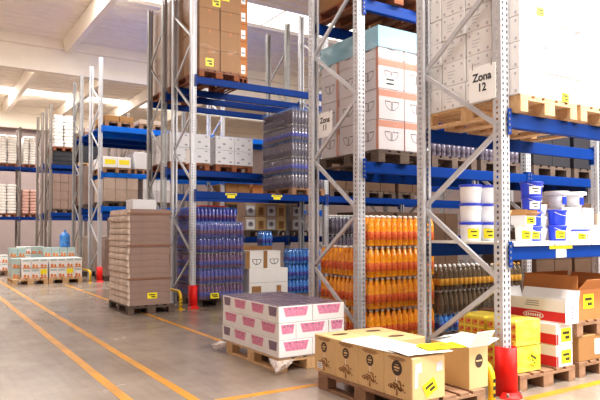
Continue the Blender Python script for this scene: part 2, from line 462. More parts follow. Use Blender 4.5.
# post guards
def post_guard(y, label):
    t = thing('post_guard', label, 'post guard', (0, y, 0), group='red post guards')
    def body(b):
        W = .07
        V = []
        prof = [(-W, .085)] + [(-W*math.cos(a), .0-.075*math.sin(a)) for a in [PI*k/12 for k in range(13)]] + [(W, .085)]
        inn = [(x*.87, yy*.86 if yy < 0.05 else yy) for x, yy in prof]
        n = len(prof)
        for z in (0.0, .42): V += [(x, yy, z) for x, yy in prof] + [(x, yy, z) for x, yy in inn]
        F = []
        for i in range(n-1):
            F += [(i, i+1, i+1+2*n, i+2*n), (n+i+1, n+i, 3*n+i, 3*n+i+1), (2*n+i, 2*n+i+1, 3*n+i+1, 3*n+i), (i+1, i, n+i, n+i+1)]
        F += [(0, 2*n, 3*n, n), (n-1, 2*n-1, 4*n-1, 3*n-1)]
        b.add(V, F, 'red', True)
    ob('guard_body', cached('guard_body', body), t)
    def foot(b):
        n = 14; P = [(.078, 0), (.115, 0), (.115, .008), (.092, .03), (.078, .05)]; k = len(P)
        V = [(r*math.cos(PI+PI*i/n), .0+r*math.sin(PI+PI*i/n)*.95, z) for i in range(n+1) for r, z in P]
        F = [(i*k+j, (i+1)*k+j, (i+1)*k+(j+1) % k, i*k+(j+1) % k) for i in range(n) for j in range(k)]
        b.add(V, F+[tuple(range(k)), tuple(n*k+j for j in range(k))[::-1]], 'red')
    ob('foot', cached('guard_foot', foot), t)
    me = cached('anchor_bolt', lambda b: b.lathe([(.012, .0), (.012, .035), (.006, .042)], 6, 'galv_dark'))
    for dx, dy in ((-.08, -.055), (.08, -.055)): ob('anchor_bolt', me, t, (dx, dy, .008))
post_guard(-.012, 'tall red post guard at the foot of the nearest rack')
post_guard(6.888, 'red post guard in front of the purple bottles')
post_guard(13.518, 'small distant red post guard beside cartons with orange prints')
def rail_guard(y, ln, label):
    t = thing('end_guard_rail', label, 'guard rail', (-.27, y, 0), group='yellow guard rails')
    pts = [(0, 0, 0), (0, 0, .20)] + [(0, .12-.12*math.cos(a), .20+.12*math.sin(a)) for a in (PI/8, PI/4, 3*PI/8, PI/2)]
    pts += [(0, ln-.12, .32)] + [(0, ln-.12+.12*math.sin(a), .20+.12*math.cos(a)) for a in (PI/8, PI/4, 3*PI/8, PI/2)] + [(0, ln, 0)]
    ob('rail', cached(('rail', round(ln, 2)), lambda b: b.tube(pts, .03, 10, 'yellow_guard')), t)
    for k in range(3):
        ob('mark', cached('rail_mark', lambda b: b.box(-.012, .012, -.0315, -.029, 0, .03, 'black')), t, (0, 0, .05+.06*k))
    for yy in (0, ln): ob('foot_plate', cached('rail_foot', lambda b: b.rbox(-.06, .06, -.06, .06, 0, .01, .002, 'yellow_guard')), t, (0, yy, 0))
rail_guard(-.06, 1.12, 'yellow bent-tube guard rail left of the tall red post guard')
rail_guard(6.82, 2.5, 'yellow bent-tube guard rail beside the tall brown bundle stack')
rail_guard(13.45, 3.4, 'distant yellow guard rail beside the cartons with orange prints')

# ------------------------------------------------------------------ pallets (0.8 x 1.2 x 0.144), origin at base centre
PW, PD, PH = .8, 1.2, .144
def pallet_parts(t, wm, seed=0):
    rr = random.Random(seed)
    for k in range(5):
        wd = .145 if k in (0, 2, 4) else .10
        x = -PW/2+.0725+k*(PW-.145)/4
        ob('deck_board', cached(('deckb', wd, wm), lambda b: b.rbox(-wd/2, wd/2, -PD/2, PD/2, 0, .022, .002, wm)), t, (x, 0, .122))
    for yy in (-PD/2+.0725, 0, PD/2-.0725):
        ob('stringer_board', cached(('stringer', wm), lambda b: b.rbox(-PW/2, PW/2, -.0725, .0725, 0, .022, .002, wm)), t, (0, yy, .10))
    for x in (-PW/2+.05, 0, PW/2-.05):
        bw = .10 if x else .145
        ob('bottom_board', cached(('bott', bw, wm), lambda b: b.rbox(-bw/2, bw/2, -PD/2, PD/2, 0, .022, .002, wm)), t, (x, 0, 0))
        for yy in (-PD/2+.0725, 0, PD/2-.0725):
            ob('block', cached(('block', bw, wm), lambda b: b.rbox(-bw/2, bw/2, -.0725, .0725, 0, .078, .003, wm)), t, (x, yy, .022))
def pallet_mesh(b, wm):
    for k in range(5):
        x = -PW/2+.065+k*(PW-.13)/4; b.box(x-.062, x+.062, -PD/2, PD/2, .122, .144, wm)
    for yy in (-PD/2+.0725, 0, PD/2-.0725): b.box(-PW/2, PW/2, yy-.0725, yy+.0725, .10, .122, wm)
    for x in (-PW/2+.05, 0, PW/2-.05):
        b.box(x-.05, x+.05, -PD/2, PD/2, 0, .022, wm)
        for yy in (-PD/2+.0725, 0, PD/2-.0725): b.box(x-.05, x+.05, yy-.0725, yy+.0725, .022, .10, wm)
def pallet(x0, y0, z, label, wm='wood_old', near=True, group='wooden pallets', wd=None):
    """x0,y0 = corner nearest the camera"""
    loc = (x0+(wd or PW)/2, y0+PD/2, z)
    if near:
        t = thing('wooden_pallet', label, 'pallet', loc, group); pallet_parts(t, wm)
    else:
        t = ob('wooden_pallet', cached(('pallet', wm), lambda b: pallet_mesh(b, wm)), None, loc, label=label, cat='pallet', group=group)
    if wd: t.scale.x = wd/PW
    return t
def sticker_mesh(b, face, w_=.16, h_=.11):
    if face == '-X':
        b.box(-.002, 0, -w_/2, w_/2, 0, h_, 'sticker')
        b.box(-.003, -.002, -w_*.35, w_*.3, h_*.55, h_*.75, 'sticker_ink'); b.box(-.003, -.002, -w_*.3, w_*.1, h_*.2, h_*.42, 'sticker_ink')
    else:
        b.box(-w_/2, w_/2, -.002, 0, 0, h_, 'sticker')
        b.box(-w_*.35, w_*.3, -.003, -.002, h_*.55, h_*.75, 'sticker_ink'); b.box(-w_*.1, w_*.32, -.003, -.002, h_*.2, h_*.42, 'sticker_ink')
def sticker(parent, face, dims, u, v, w_=.16, h_=.11, tilt=0.0, nm='sticker'):
    me = cached(('sticker', face, w_, h_), lambda b: sticker_mesh(b, face, w_, h_))
    W, D, H = dims
    loc = (-W/2-.001, D/2-u, v) if face == '-X' else (-W/2+u, -D/2-.001, v)
    o = ob(nm, me, parent, loc)
    o.rotation_euler = (tilt, 0, 0) if face == '-X' else (0, tilt, 0)
    return o

def carton(x0, y0, z0, dims, mt, label, group=None, prints=None, name='carton', cat='box', key=None, tape=None, bev=.006, jit=0.0):
    """closed carton with the corner nearest the camera at x0,y0; prints is fn(mb, dims) for its flat print"""
    W, D, H = dims
    me = cached(('carton', mt, round(W, 3), round(D, 3), round(H, 3)), lambda b: b.rbox(-W/2, W/2, -D/2, D/2, 0, H, bev, mt))
    o = ob(name, me, None, (x0+W/2+RND.uniform(-jit, jit), y0+D/2+RND.uniform(-jit, jit), z0), RND.uniform(-jit, jit)*.3, label=label, cat=cat, group=group)
    if prints:
        for nm, kk, fn in prints:
            ob(nm, cached((nm, kk, round(W, 3), round(D, 3), round(H, 3)), lambda b: fn(b, dims)), o, kind='stuff' if nm.endswith('marks') or nm == 'orange_print' else None)
    if tape:
        def tp(b):
            b.prq('-Y', dims, W/2-.025, W/2+.025, H-.07, H-.004, tape); b.prq('+Z', dims, W/2-.025, W/2+.025, 0.006, D-.006, tape)
        ob('packing_tape', cached(('tape', tape, round(W, 3), round(D, 3), round(H, 3)), tp), o)
    return o
def film_box(x0, x1, y0, y1, z0, z1, label, mt='film_milky', amp=.012, open_bottom=True, seed=1):
    rr = random.Random(seed); b = MB(); n = 7
    def side(p, q, nrm):
        V = []
        for j in range(n+1):
            for i in range(n+1):
                e = 0 if i in (0, n) else rr.uniform(-.2, 1)*amp
                V.append((p[0]+(q[0]-p[0])*i/n+nrm[0]*e, p[1]+(q[1]-p[1])*i/n+nrm[1]*e, z0+(z1-z0)*j/n))
        F = [(j*(n+1)+i, j*(n+1)+i+1, (j+1)*(n+1)+i+1, (j+1)*(n+1)+i) for j in range(n) for i in range(n)]
        b.add(V, F, mt, True)
    side((x0, y0), (x1, y0), (0, -1)); side((x1, y0), (x1, y1), (1, 0)); side((x1, y1), (x0, y1), (0, 1)); side((x0, y1), (x0, y0), (-1, 0))
    return ob('stretch_film', b, None, (0, 0, 0), label=label, cat='film')

# ------------------------------------------------------------------ floor load 1: tree-printed brown cartons
BX, BY = -1.185, -.11
pallet(BX-.015, BY, 0, 'weathered pallet under the tree-printed brown cartons', 'wood_old')
def tree_prints(big):
    def fn(b, dims):
        W, D, H = dims; u = D*.48
        for r, dx in enumerate((.085, .10, .07)):
            b.prq('-X', dims, u-dx, u+dx, H-.026-.010*r+.004, H-.026-.010*r+.010, 'print_brown')
        cy = H-.098
        rad = .058 if big else .045
        b.prc('-X', dims, u, cy, rad, rad, 'print_dark')
        b.prq('-X', dims, u-rad*.55, u+rad*.55, cy-.004, cy+.010, 'kraft', .0025)
        b.prq('-X', dims, u-rad*.45, u+rad*.35, cy-.022, cy-.014, 'kraft', .0025)
        b.prq('-X', dims, u-rad*.3, u+rad*.3, cy+.02, cy+.026, 'kraft', .0025)
        b.prq('-X', dims, u-.003, u+.003, cy-rad-.05, cy-rad, 'paper')
        rr = random.Random(4)
        b.pr('-X', dims, [(u-.012, .022), (u+.012, .022), (u+.005, .07), (u-.005, .07)], 'print_brown')
        for k in range(70):
            a = rr.uniform(-.1, PI+.1); r = rr.uniform(.02, .10)
            pu, pv = u+r*math.cos(a), .055+.72*r*math.sin(a)+.01
            q = rr.uniform(.006, .012); an = rr.uniform(0, 3)
            b.pr('-X', dims, [(pu+q*math.cos(an+t), pv+q*.7*math.sin(an+t)) for t in (0, PI/2, PI, 3*PI/2)], 'print_brown')
    return fn
def small_label(b, dims):
    W, D, H = dims
    b.prq('-X', dims, D*.16, D*.16+.075, .03, .085, 'paper', .002)
    for k in range(3): b.prq('-X', dims, D*.16+.01, D*.16+.065, .037+.016*k, .045+.016*k, 'ink_soft', .003)
def top_logo(b, dims):
    b.prc('+Z', dims, dims[0]*.5, dims[1]*.5, .09, .038, 'print_dark'); b.prq('+Z', dims, dims[0]*.5-.05, dims[0]*.5+.05, dims[1]*.5-.006, dims[1]*.5+.006, 'kraft_brown', .0025)
pos = ['nearest', 'second', 'third', 'farthest']
near_carton = None
for k in range(4):
    P = [('tree_print', 'big' if k == 0 else 'std', tree_prints(k == 0)), ('top_logo', 'k', top_logo)]
    if k == 3: P.append(('shipping_label', 's', small_label))
    dims = (.335, .318, .325)
    o = carton(BX, BY+.0+k*.32, PH+.001, dims, 'kraft', '%s of the four tree-printed brown cartons along the aisle side' % pos[k], 'tree-printed brown cartons', P)
    if k == 0:
        sticker(o, '-Y', dims, .2, .05, .13, .10, tilt=-.45, nm='sticker')
        [ob('torn_tape', cached('torn_tape%d' % q, lambda b: b.pr('-Y', dims, pp, 'clear_tub')), o) for q, pp in enumerate(([(.02, .10), (.055, .10), (.06, .21), (.10, .215), (.09, .29), (.03, .28)], [(.24, .2), (.31, .21), (.30, .28), (.25, .27)]))]
for k in range(2):
    carton(BX+.345, .52+k*.32, PH+.001, (.40, .318, .325), 'kraft', '%s brown carton in the inner row behind the tree-printed ones' % ('nearer' if k == 0 else 'farther'), 'tree-printed brown cartons', [('top_logo', 'k2', top_logo)])
# open-topped carton at the pallet's inner near corner
def open_carton(x0, y0, z0, dims, mt, label, flap=.12, flap_angles=(60, 40, 100, 80), white=None, name='open_carton'):
    W, D, H = dims; th = .006
    t = thing(name, label, 'box', (x0+W/2, y0+D/2, z0))
    b = MB()
    b.box(-W/2, W/2, -D/2, D/2, 0, th, mt)
    b.box(-W/2, -W/2+th, -D/2, D/2, th, H, mt); b.box(W/2-th, W/2, -D/2, D/2, th, H, mt)
    b.box(-W/2+th, W/2-th, -D/2, -D/2+th, th, H, mt); b.box(-W/2+th, W/2-th, D/2-th, D/2, th, H, mt)
    ob('carton_body', b, t)
    fm = white or mt
    specs = (((-W/2, 0, H), (-1, 0), D), ((W/2, 0, H), (1, 0), D), ((0, -D/2, H), (0, -1), W), ((0, D/2, H), (0, 1), W))
    for (c, dr, ln), ang in zip(specs, flap_angles):
        if ang is None: continue
        a = math.radians(ang); f = MB()
        ox, oz = flap*math.cos(a), flap*math.sin(a)     # outward, up
        tx, ty = -dr[1], dr[0]
        P = [(-tx*ln/2, -ty*ln/2, 0), (tx*ln/2, ty*ln/2, 0), (tx*ln*.48+dr[0]*ox, ty*ln*.48+dr[1]*ox, oz), (-tx*ln*.48+dr[0]*ox, -ty*ln*.48+dr[1]*ox, oz)]
        nn = (Vector(P[1])-Vector(P[0])).cross(Vector(P[3])-Vector(P[0])).normalized()*.004
        f.add(P+[tuple(Vector(p)+nn) for p in P], [(3,2,1,0),(4,5,6,7),(0,1,5,4),(1,2,6,5),(2,3,7,6),(3,0,4,7)], fm)
        ob('flap', f, t, c)
    return t
OD = (.215, .42, .33)
oc = open_carton(-.535, -.065, PH+.001, OD, 'kraft', 'open brown carton with white flaps at the inner pallet corner', .15, (172, 15, 60, 160), white='paper')
m = MB(); m.prc('-Y', OD, .11, .215, .045, .055, 'print_dark'); m.prq('-Y', OD, .075, .145, .21, .222, 'kraft', .0025); ob('round_logo', m, oc)
m = MB(); m.prq('-X', OD, .03, .13, .04, .12, 'paper'); m.prq('-X', OD, .045, .11, .06, .075, 'ink_soft', .0025); m.prq('-X', OD, .045, .11, .09, .1, 'ink_soft', .0025); ob('shipping_label', m, oc)
# sheets lying on the cartons
def sheet(x, y, z, w_, d_, rz, mt, label, bend=.01, name='paper_sheet', lines=None):
    b = MB(); n = 6; V = []
    for k, zz in ((0, 0), (1, .002)):
        for i in range(n+1):
            for j in (0, 1):
                V.append((-w_/2+w_*i/n, -d_/2+d_*j, zz+bend*abs(math.sin(i*1.3))*(.4+.6*j)))
    N = 2*(n+1); F = []
    for i in range(n):
        a = 2*i
        F += [(N+a, N+a+2, N+a+3, N+a+1), (a, a+1, a+3, a+2), (a, a+2, N+a+2, N+a), (a+3, a+1, N+a+1, N+a+3)]
    F += [(1, 0, N, N+1), (2*n, 2*n+1, N+2*n+1, N+2*n)]
    b.add(V, F, mt)
    o = ob(name, b, None, (x, y, z), rz, label=label, cat='paper')
    if lines:
        c = MB()
        for k in range(3): c.box(-w_*.3, w_*.2, -d_*.25+k*d_*.2, -d_*.25+k*d_*.2+.012, bend+.003, bend+.0045, lines)
        ob('lettering', c, o)
    return o
ZT = PH+.326
sheet(-1.02, .42, ZT+.004, .36, .62, .06, 'paper', 'large white sheet lying over the tree-printed cartons')
sheet(-.99, .02, ZT+.020, .40, .30, -.15, 'paper', 'white sheet on top of the nearest tree-printed carton')
sheet(-.80, -.02, ZT+.036, .34, .20, -.2, 'sticker', 'pale yellow sheet overhanging the nearest tree-printed carton', lines='print_brown')

# ------------------------------------------------------------------ floor load 2: white cartons with pink prints
PX, PY = -1.225, 1.735
pallet(PX+.01, PY+.02, 0, 'light pallet under the white cartons with pink prints', 'wood')
LH = .170
def trap(b, face, dims, u0, u1, mt, H):
    i = (u1-u0)*.10
    b.pr(face, dims, [(u0+i, H*.38), (u1-i, H*.38), (u1, H*.93), (u0, H*.93)], mt)
    for k in range(3):
        c = u0+(u1-u0)*(k+1)/4; b.prc(face, dims, c, H*(.80+.05*(k % 2)), .012, .008, 'mauve_print', .0025, 8)
def pinkp(mx, my):
    def fn(b, dims):
        W, D, H = dims
        if my: trap(b, '-Y', dims, W*.12 if W > .3 else W*.1, W*.88 if W > .3 else W*.9, 'pink_print', H)
        if mx: trap(b, '-X', dims, D*.15, D*.85, mx, H)
    return fn
def topp(b, dims): b.prq('+Z', dims, .002, dims[0]-.002, .002, dims[1]-.002, 'purple_top')
def pink(x, y, z, W, D, label, mx, my, top):
    P = [('pink_print', '%s%s' % (mx, my), pinkp(mx, my))]
    if top: P.append(('dark_top', 't', topp))
    carton(x, y, z, (W-.005, D-.005, LH-.003), 'white_box', label, 'white cartons with pink prints', P, jit=.002)
for L in range(3):
    z = PH+.002+L*LH; ln = ('bottom', 'middle', 'top')[L]
    pre = 'white carton with pink print, %s layer, ' % ln
    if L != 1:
        for k in range(2):
            pink(PX+k*.40, PY, z, .40, .25, pre+('at the near corner' if k == 0 else 'right end of the front'), 'mauve_print', True, L == 2)
            pink(PX+k*.40, PY+.25+.80, z, .40, .25, pre+('far end of the aisle side' if k == 0 else 'far inner corner'), 'mauve_print' if k == 0 else None, False, L == 2)
        for k in range(2):
            for j in range(3 if L == 2 else 1):
                pink(PX+j*.267, PY+.25+k*.40, z, .267, .40, pre+('%s of the aisle side' % ('nearer middle' if k == 0 else 'farther middle') if j == 0 else '%s, %s in from the aisle' % ('nearer middle row' if k == 0 else 'farther middle row', ORD[j])), 'pink_print' if j == 0 else None, False, L == 2)
    else:
        for k in range(3):
            pink(PX, PY+k*.433, z, .20, .433, pre+('near corner', 'centre of the aisle side', 'far end of the aisle side')[k], 'pink_print', k == 0, False)
        pink(PX+.20, PY, z, .40, .26, pre+'centre of the front', None, True, False)
        pink(PX+.60, PY, z, .20, .433, pre+'right end of the front', None, True, False)
film_box(PX-.012, PX+.812, PY-.012, PY+1.312, .13, .668, 'clear stretch film around the white and pink cartons', 'film_thin', .008, seed=3)
def film_tail(cx, cy, dirs, label, seed, drop=.15, out=.07):
    """gathered end of the stretch film hanging from a pallet corner down to the floor"""
    rr = random.Random(seed); b = MB(); n, mm = 16, 5; V = []
    (ax, ay), (bx, by) = dirs
    for j in range(mm+1):
        t = j/mm
        for i in range(n+1):
            s_ = (i/n-.5)*2
            ln = abs(s_)*(.20-.10*t)
            px, py = (cx+ax*ln, cy+ay*ln) if s_ < 0 else (cx+bx*ln, cy+by*ln)
            ox, oy = -(ax+bx), -(ay+by); q = math.hypot(ox, oy)
            fl = (.012+out*math.sin(t*PI*.8)*(1-abs(s_)*.7))*(1+(rr.uniform(-.5, .5) if 0 < j else 0))
            V.append((px+ox/q*fl, py+oy/q*fl, max(.004, .126-drop*.85*t*(1-.45*abs(s_))+(rr.uniform(-.012, .012) if j else 0))))
    b.add(V, [(j*(n+1)+i, (j+1)*(n+1)+i, (j+1)*(n+1)+i+1, j*(n+1)+i+1) for j in range(mm) for i in range(n)], 'film_bunch', False)
    ob('film_tail', b, None, (0, 0, 0), label=label, cat='film')
film_tail(PX-.006, PY-.006, ((0, 1), (1, 0)), 'crumpled film end at the near corner of the light pallet', 2)
film_tail(PX-.006, PY+1.306, ((1, 0), (0, -1)), 'crumpled film end at the far left corner of the light pallet', 5, out=.12)

# ------------------------------------------------------------------ floor load 3: tall stack of brown flattened-carton bundles
SX, SY = -1.26, 6.62
pallet(SX-.01, SY-.02, 0, 'dark pallet under the tall brown bundle stack', 'wood_dark')
NB = 15; BH = (1.77-PH)/NB
def bundle(b, seed, W, D, H):
    rr = random.Random(seed)
    n = 5; mt = 'bundle'
    b.rbox(-W/2+.02, W/2, -D/2, D/2, .0005, H-.0005, .002, 'mauve_box')
    for k in range(n):           # paper edges bulging on the aisle side
        z0 = .003+(H-.008)*k/n; z1 = .003+(H-.008)*(k+1)/n-.002
        e = .016*math.sin(PI*(k+.5)/n)+rr.uniform(-.004, .006)
        b.rbox(-W/2-e, -W/2+.06, -D/2+.006, D/2-.006, z0, z1, .003, mt)
for k in range(NB):
    sd = k % 4
    me = cached(('bundle', sd), lambda b: bundle(b, sd, .72, 1.18, BH))
    o = ob('carton_bundle', me, None, (SX+.36+RND.uniform(-.012, .012), SY+.59, PH+.001+k*BH), RND.uniform(-.01, .01), label='%s bundle of flattened brown cartons%s in the tall aisle stack' % (layer_name(k, NB), '' if k in (0, NB-1) else ' from the floor'), cat='cardboard bundle', group='bundles of flattened brown cartons')
    if k == 1: sticker(o, '-Y', (.72, 1.18, BH), .40, 0.0, .17, .10)
for i, zz in enumerate((.58, 1.14, 1.68)):
    b = MB(); b.box(SX-.035, SX+.745, SY-.012, SY-.008, zz, zz+.03, 'strap'); b.box(SX+.742, SX+.746, SY-.01, SY+1.2, zz, zz+.03, 'strap')
    ob('binding_strap', b, None, (0, 0, 0), label='%s brown strap around the tall bundle stack' % ('lowest', 'middle', 'highest')[i], cat='strap')

carton(-.98, 7.35, 1.772, (.44, .4, .20), 'grey_box', 'plain white carton lying on top of the tall bundle stack', None)

# ------------------------------------------------------------------ bottles
def bottle_prof(b, r, h, body, label, cap, c=(0, 0, 0), n=10):
    P = [(r*.85, 0), (r, .012), (r, h*.20), (r*1.015, h*.201), (r*1.015, h*.45), (r*.96, h*.47), (r, h*.60), (r*.88, h*.74), (r*.42, h*.90), (r*.36, h*.93), (r*.40, h*.931), (r*.40, h)]
    M = [body, body, body, label, label, body, body, body, body, cap, cap]
    b.lathe(P, n, body, c, True, M)
def bottle_pack(x, y, z, nx, ny, pitch, r, h, kind, label, group, cat='bottles', single=True):
    body, lab, cap = kind
    t = thing('bottle_pack', label, cat, (x, y, z), group)
    if single:
        me = cached(('bottle', r, h, kind), lambda b: bottle_prof(b, r, h, body, lab, cap))
        for i in range(nx):
            for j in range(ny): ob('bottle', me, t, ((i+.5)*pitch, (j+.5)*pitch, 0), RND.uniform(0, 6))
    else:
        def grp(b):
            for i in range(nx):
                for j in range(ny): bottle_prof(b, r, h, body, lab, cap, ((i+.5)*pitch, (j+.5)*pitch, 0), 8)
        o = ob('bottle_group', cached(('bgrp', nx, ny, r, h, kind), grp), t); o['kind'] = 'stuff'
    ob('tray_sheet', cached(('tray', nx, ny, pitch), lambda b: b.box(0, nx*pitch, 0, ny*pitch, 0, .0015, 'film_thin')), t)
    return t
# orange bottles: 4 packs wide (3x2 bottles each), pallet on the floor
OX, OY, BP = .10, 1.955, .0855
pallet(OX+.02, OY-.01, 0, 'pallet under the orange bottles', 'wood_old', wd=.98)
OK_ = ('orange_drink', 'orange_label', 'white_cap')
for L in range(4):
    z = PH+.001+L*.361; ln = ('bottom', 'second', 'third', 'top')[L]
    for j in range(6 if L < 3 else 2):
        for i in range(4 if j < 2 else 1):
            if j == 0: ps = 'front row, %s from the corner' % ORD[i]
            elif j == 1: ps = 'second row, %s from the aisle side' % ORD[i]
            else: ps = 'aisle side, %s row back' % ORD[j]
            bottle_pack(OX+i*3*BP, OY+j*2*BP, z, 3, 2, BP, .0415, .352, OK_, 'pack of orange soda bottles, %s layer, %s' % (ln, ps), 'packs of orange soda bottles')
# slip sheets between bottle layers are part of each pack (tray_sheet)

# glass and blue bottles further along the same rack
CX, CY = 1.24, 1.99
pallet(CX+.01, CY-.01, 0, 'pallet under the clear and blue bottles of the second rack', 'wood_dark', wd=1.0)
for L, (kind, h, ln) in enumerate(((('water_blue', 'navy_drink', 'white_cap'), .215, 'blue water'), (('clear_pet', 'clear_pet', 'white_cap'), .285, 'clear'), (('clear_pet', 'amber_label', 'white_cap'), .305, 'amber-labelled clear'))):
    z = PH+.001+sum((.222, .292)[:L])
    for i in range(4):
        for j in range(2):
            bottle_pack(CX+i*.258, CY+j*.172, z, 3, 2, .086, .041, h, kind, 'pack of %s bottles behind the nearest rack, %s row, %s from the left' % (ln, ('front', 'second')[j], ORD[i]), 'packs of clear and blue bottles')

pallet(2.30, CY-.01, 0, 'short pallet under the glass bottles below the open white carton', 'wood_dark', near=False, wd=.54)
for L, (kind, h, ln) in enumerate(((('water_blue', 'navy_drink', 'white_cap'), .215, 'blue water'), (('clear_pet', 'clear_pet', 'white_cap'), .285, 'clear'), (('clear_pet', 'amber_label', 'amber_label'), .305, 'amber-capped'))):
    for i in range(2):
        bottle_pack(2.31+i*.258, CY, PH+.001+sum((.222, .292)[:L]), 3, 2, .086, .041, h, kind, 'pack of %s bottles seen above the open white carton, %s one' % (ln, ('left', 'right')[i]), 'packs of clear and blue bottles')

# ------------------------------------------------------------------ nearest rack, upper level: big white cartons
L2 = 2.421
for k, nm in enumerate(('left', 'right')):
    pallet(.075+k*.86, -.10, L2, 'light pallet under the big white cartons, %s one' % nm, 'wood')
def marks(b, dims):
    W, D, H = dims
    for u in (.03, D/2-.012, D-.055):
        b.prq('-X', dims, u, u+.024, .02, .044, 'ink_pale')
        b.prq('-X', dims, u, u+.02, H-.05, H-.03, 'ink_pale')
    for k in range(3): b.prq('-X', dims, D*.25, D*.45+.02*k, .07+.03*k, .076+.03*k, 'ink_pale')
WL = .226
for s in range(2):
    for L in range(6):
        z = L2+PH+.002+L*WL; ln = layer_name(L, 6)
        x0 = .065+s*.86
        ny = 4 if s == 0 else 2
        for j in range(ny):
            for i in range(2):
                if s == 0 and i == 1 and j > 0: continue
                if j > 1 and s == 1: continue
                wx = (.36, .44) if L % 2 else (.44, .36)
                xx = x0+(0 if i == 0 else wx[0])
                o = carton(xx, -.105+j*.305, z, (wx[i]-.012, .293, WL-.003), 'white_box',
                       'big white carton on the %s high pallet, %s layer, %s' % (('left', 'right')[s], ln, ('front left', 'front right')[i] if j == 0 else '%s back along the %s side' % (ORD[j], ('aisle', 'inner')[i])),
                       'big white cartons on the high pallets', [('corner_marks', 'm', marks)] if (s == 0 and i == 0) else None, jit=.005)
                if s == 0 and L == 4 and i == 0 and j == 0: sticker(o, '-Y', (.44, .301, WL), .26, .02, .10, .07)
                if s == 0 and L == 0 and i == 1 and j == 0: sticker(o, '-Y', (.36, .301, WL), .20, .0, .10, .08)
                if s == 0 and L == 3 and i == 0 and j == 0: sticker(o, '-Y', (.36, .301, WL), .28, .04, .10, .07)

# ------------------------------------------------------------------ nearest rack, lower level: buckets and small goods
ZS = 1.305
def bucket(x, y, z, r, h, body, lid, label, lab=None, group='buckets on the shelf', open_=False):
    t = thing('bucket', label, 'bucket', (x, y, z), group)
    ob('body', cached(('bkt', r, h, body), lambda b: b.lathe([(r*.86, 0), (r*.88, .004), (r*.97, h*.86), (r*1.0, h*.88), (r*1.0, h*.93), (r*.97, h*.94)], 22, body)), t)
    if lid: ob('lid', cached(('lid', r, h, lid), lambda b: b.lathe([(r*1.02, h*.86), (r*1.06, h*.87), (r*1.06, h*.985), (r*1.0, h), (r*.9, h), (r*.88, h*.99)], 22, lid)), t)
    ob('handle', cached(('hdl', r, h), lambda b: b.tube([(r*1.02*math.cos(a), r*1.02*math.sin(a), h*.86-.25*h*math.sin((a+PI*.9)/(PI*.8)*PI) if True else 0) for a in [-PI*.9+PI*.8*k/12 for k in range(13)]], .0025, 5, 'white_cap')), t)
    if lab:
        def lb(b):
            n = 8; a0, a1 = -PI*.86, -PI*.48
            rr = lambda zz: r*(.88+.09*(zz/(h*.86)))+.0015
            z0, z1 = h*.14, h*.66
            V = [(rr(zz)*math.cos(a0+(a1-a0)*i/n), rr(zz)*math.sin(a0+(a1-a0)*i/n), zz) for zz in (z0, z1) for i in range(n+1)]
            b.add(V, [(i, i+1, n+2+i, n+1+i) for i in range(n)], lab, True)
            if lab == 'sticker' or lab == 'paper':
                for (s0, s1, zz) in ((2, 6, h*.46), (3, 6, h*.25)):
                    V = [((rr(q)+.001)*math.cos(a0+(a1-a0)*i/n), (rr(q)+.001)*math.sin(a0+(a1-a0)*i/n), q) for q in (zz, zz+h*.08) for i in range(s0, s1+1)]
                    k = s1-s0; b.add(V, [(i, i+1, k+2+i, k+1+i) for i in range(k)], 'sticker_ink')
        ob('sticker', cached(('blab', r, h, lab), lb), t)
    return t
for c, x in enumerate((.235, .455)):
    for k in range(3):
        bucket(x, .60, ZS+k*.180, .104, .1785, 'bucket_white', 'blue_cap', 'white bucket with blue lid, %s of the %s stack' % (('bottom', 'middle', 'top')[k], ('left', 'right')[c]), 'sticker' if k == 0 else None)
bucket(.40, .13, ZS, .078, .15, 'bucket_white', 'white_cap', 'white bucket right beside the post, below a small open carton', 'sticker')
oc2 = open_carton(.33, .055, ZS+.151, (.145, .16, .085), 'bucket_white', 'small open carton on a white bucket beside the post', .06, (120, 60, 25, 60), white='kraft_brown')
sticker(oc2, '-Y', (.145, .16, .085), .07, .01, .11, .06)
for k in range(4):
    bucket(.745, .30, ZS+k*.142, .105 if k == 3 else .092, .140, 'bucket_blue', 'blue_cap', 'blue bucket, %s of the tall blue stack' % layer_name(k, 4), ('sticker', None, 'paper', 'paper')[k])
for k in range(2):
    bucket(1.085, .26, ZS+k*.152, .088, .150, 'bucket_blue', 'blue_cap', '%s blue bucket of the two right of the clear tubs' % ('lower' if k == 0 else 'upper'), 'sticker' if k == 0 else None)
bucket(1.315, .16, ZS, .080, .112, 'bucket_white', 'blue_cap', 'low white bucket with blue lid and yellow sticker near the shelf edge', 'sticker')
bucket(1.16, .075, ZS, .072, .108, 'bucket_white', 'bucket_blue', 'small white bucket at the shelf edge before the blue pair', 'sticker')
def tub(x, y, z, r, h, label):
    t = thing('clear_tub', label, 'tub', (x, y, z), 'clear tubs on the shelf')
    ob('body', cached(('tub', r, h), lambda b: b.lathe([(r*.8, 0), (r, h*.93)], 16, 'clear_tub')), t)
    ob('rim', cached(('rim', r, h), lambda b: b.lathe([(r*1.02, h*.93), (r*1.05, h*.96), (r*1.02, h)], 16, 'paper')), t)
for k in range(3): tub(.94, .36, ZS+k*.118, .075, .116, 'clear plastic tub between the blue buckets, %s of three' % ('lowest', 'middle', 'highest')[k])
carton(1.34, .38, ZS, (.34, .24, .34), 'grey_box', 'plain white carton behind the low white bucket', None)
for k, x in enumerate((1.43, 1.66)):
    t = thing('white_tub', 'wide-rimmed white tub high on the shelf, %s one' % ('left' if k == 0 else 'right'), 'tub', (x, .50, ZS+.341), 'wide-rimmed white tubs')
    if k == 1: t.location = (1.70, .48, ZS+.341)
    ob('body', cached('wtub_b', lambda b: b.lathe([(.07, 0), (.095, .13)], 20, 'bucket_white')), t)
    ob('rim', cached('wtub_r', lambda b: b.lathe([(.096, .13), (.125, .135), (.125, .165), (.118, .17)], 20, 'bucket_white')), t)
    m = MB(); m.box(-.03, .03, -.0945, -.088, .03, .11, 'bucket_blue'); ob('printed_label', m, t)
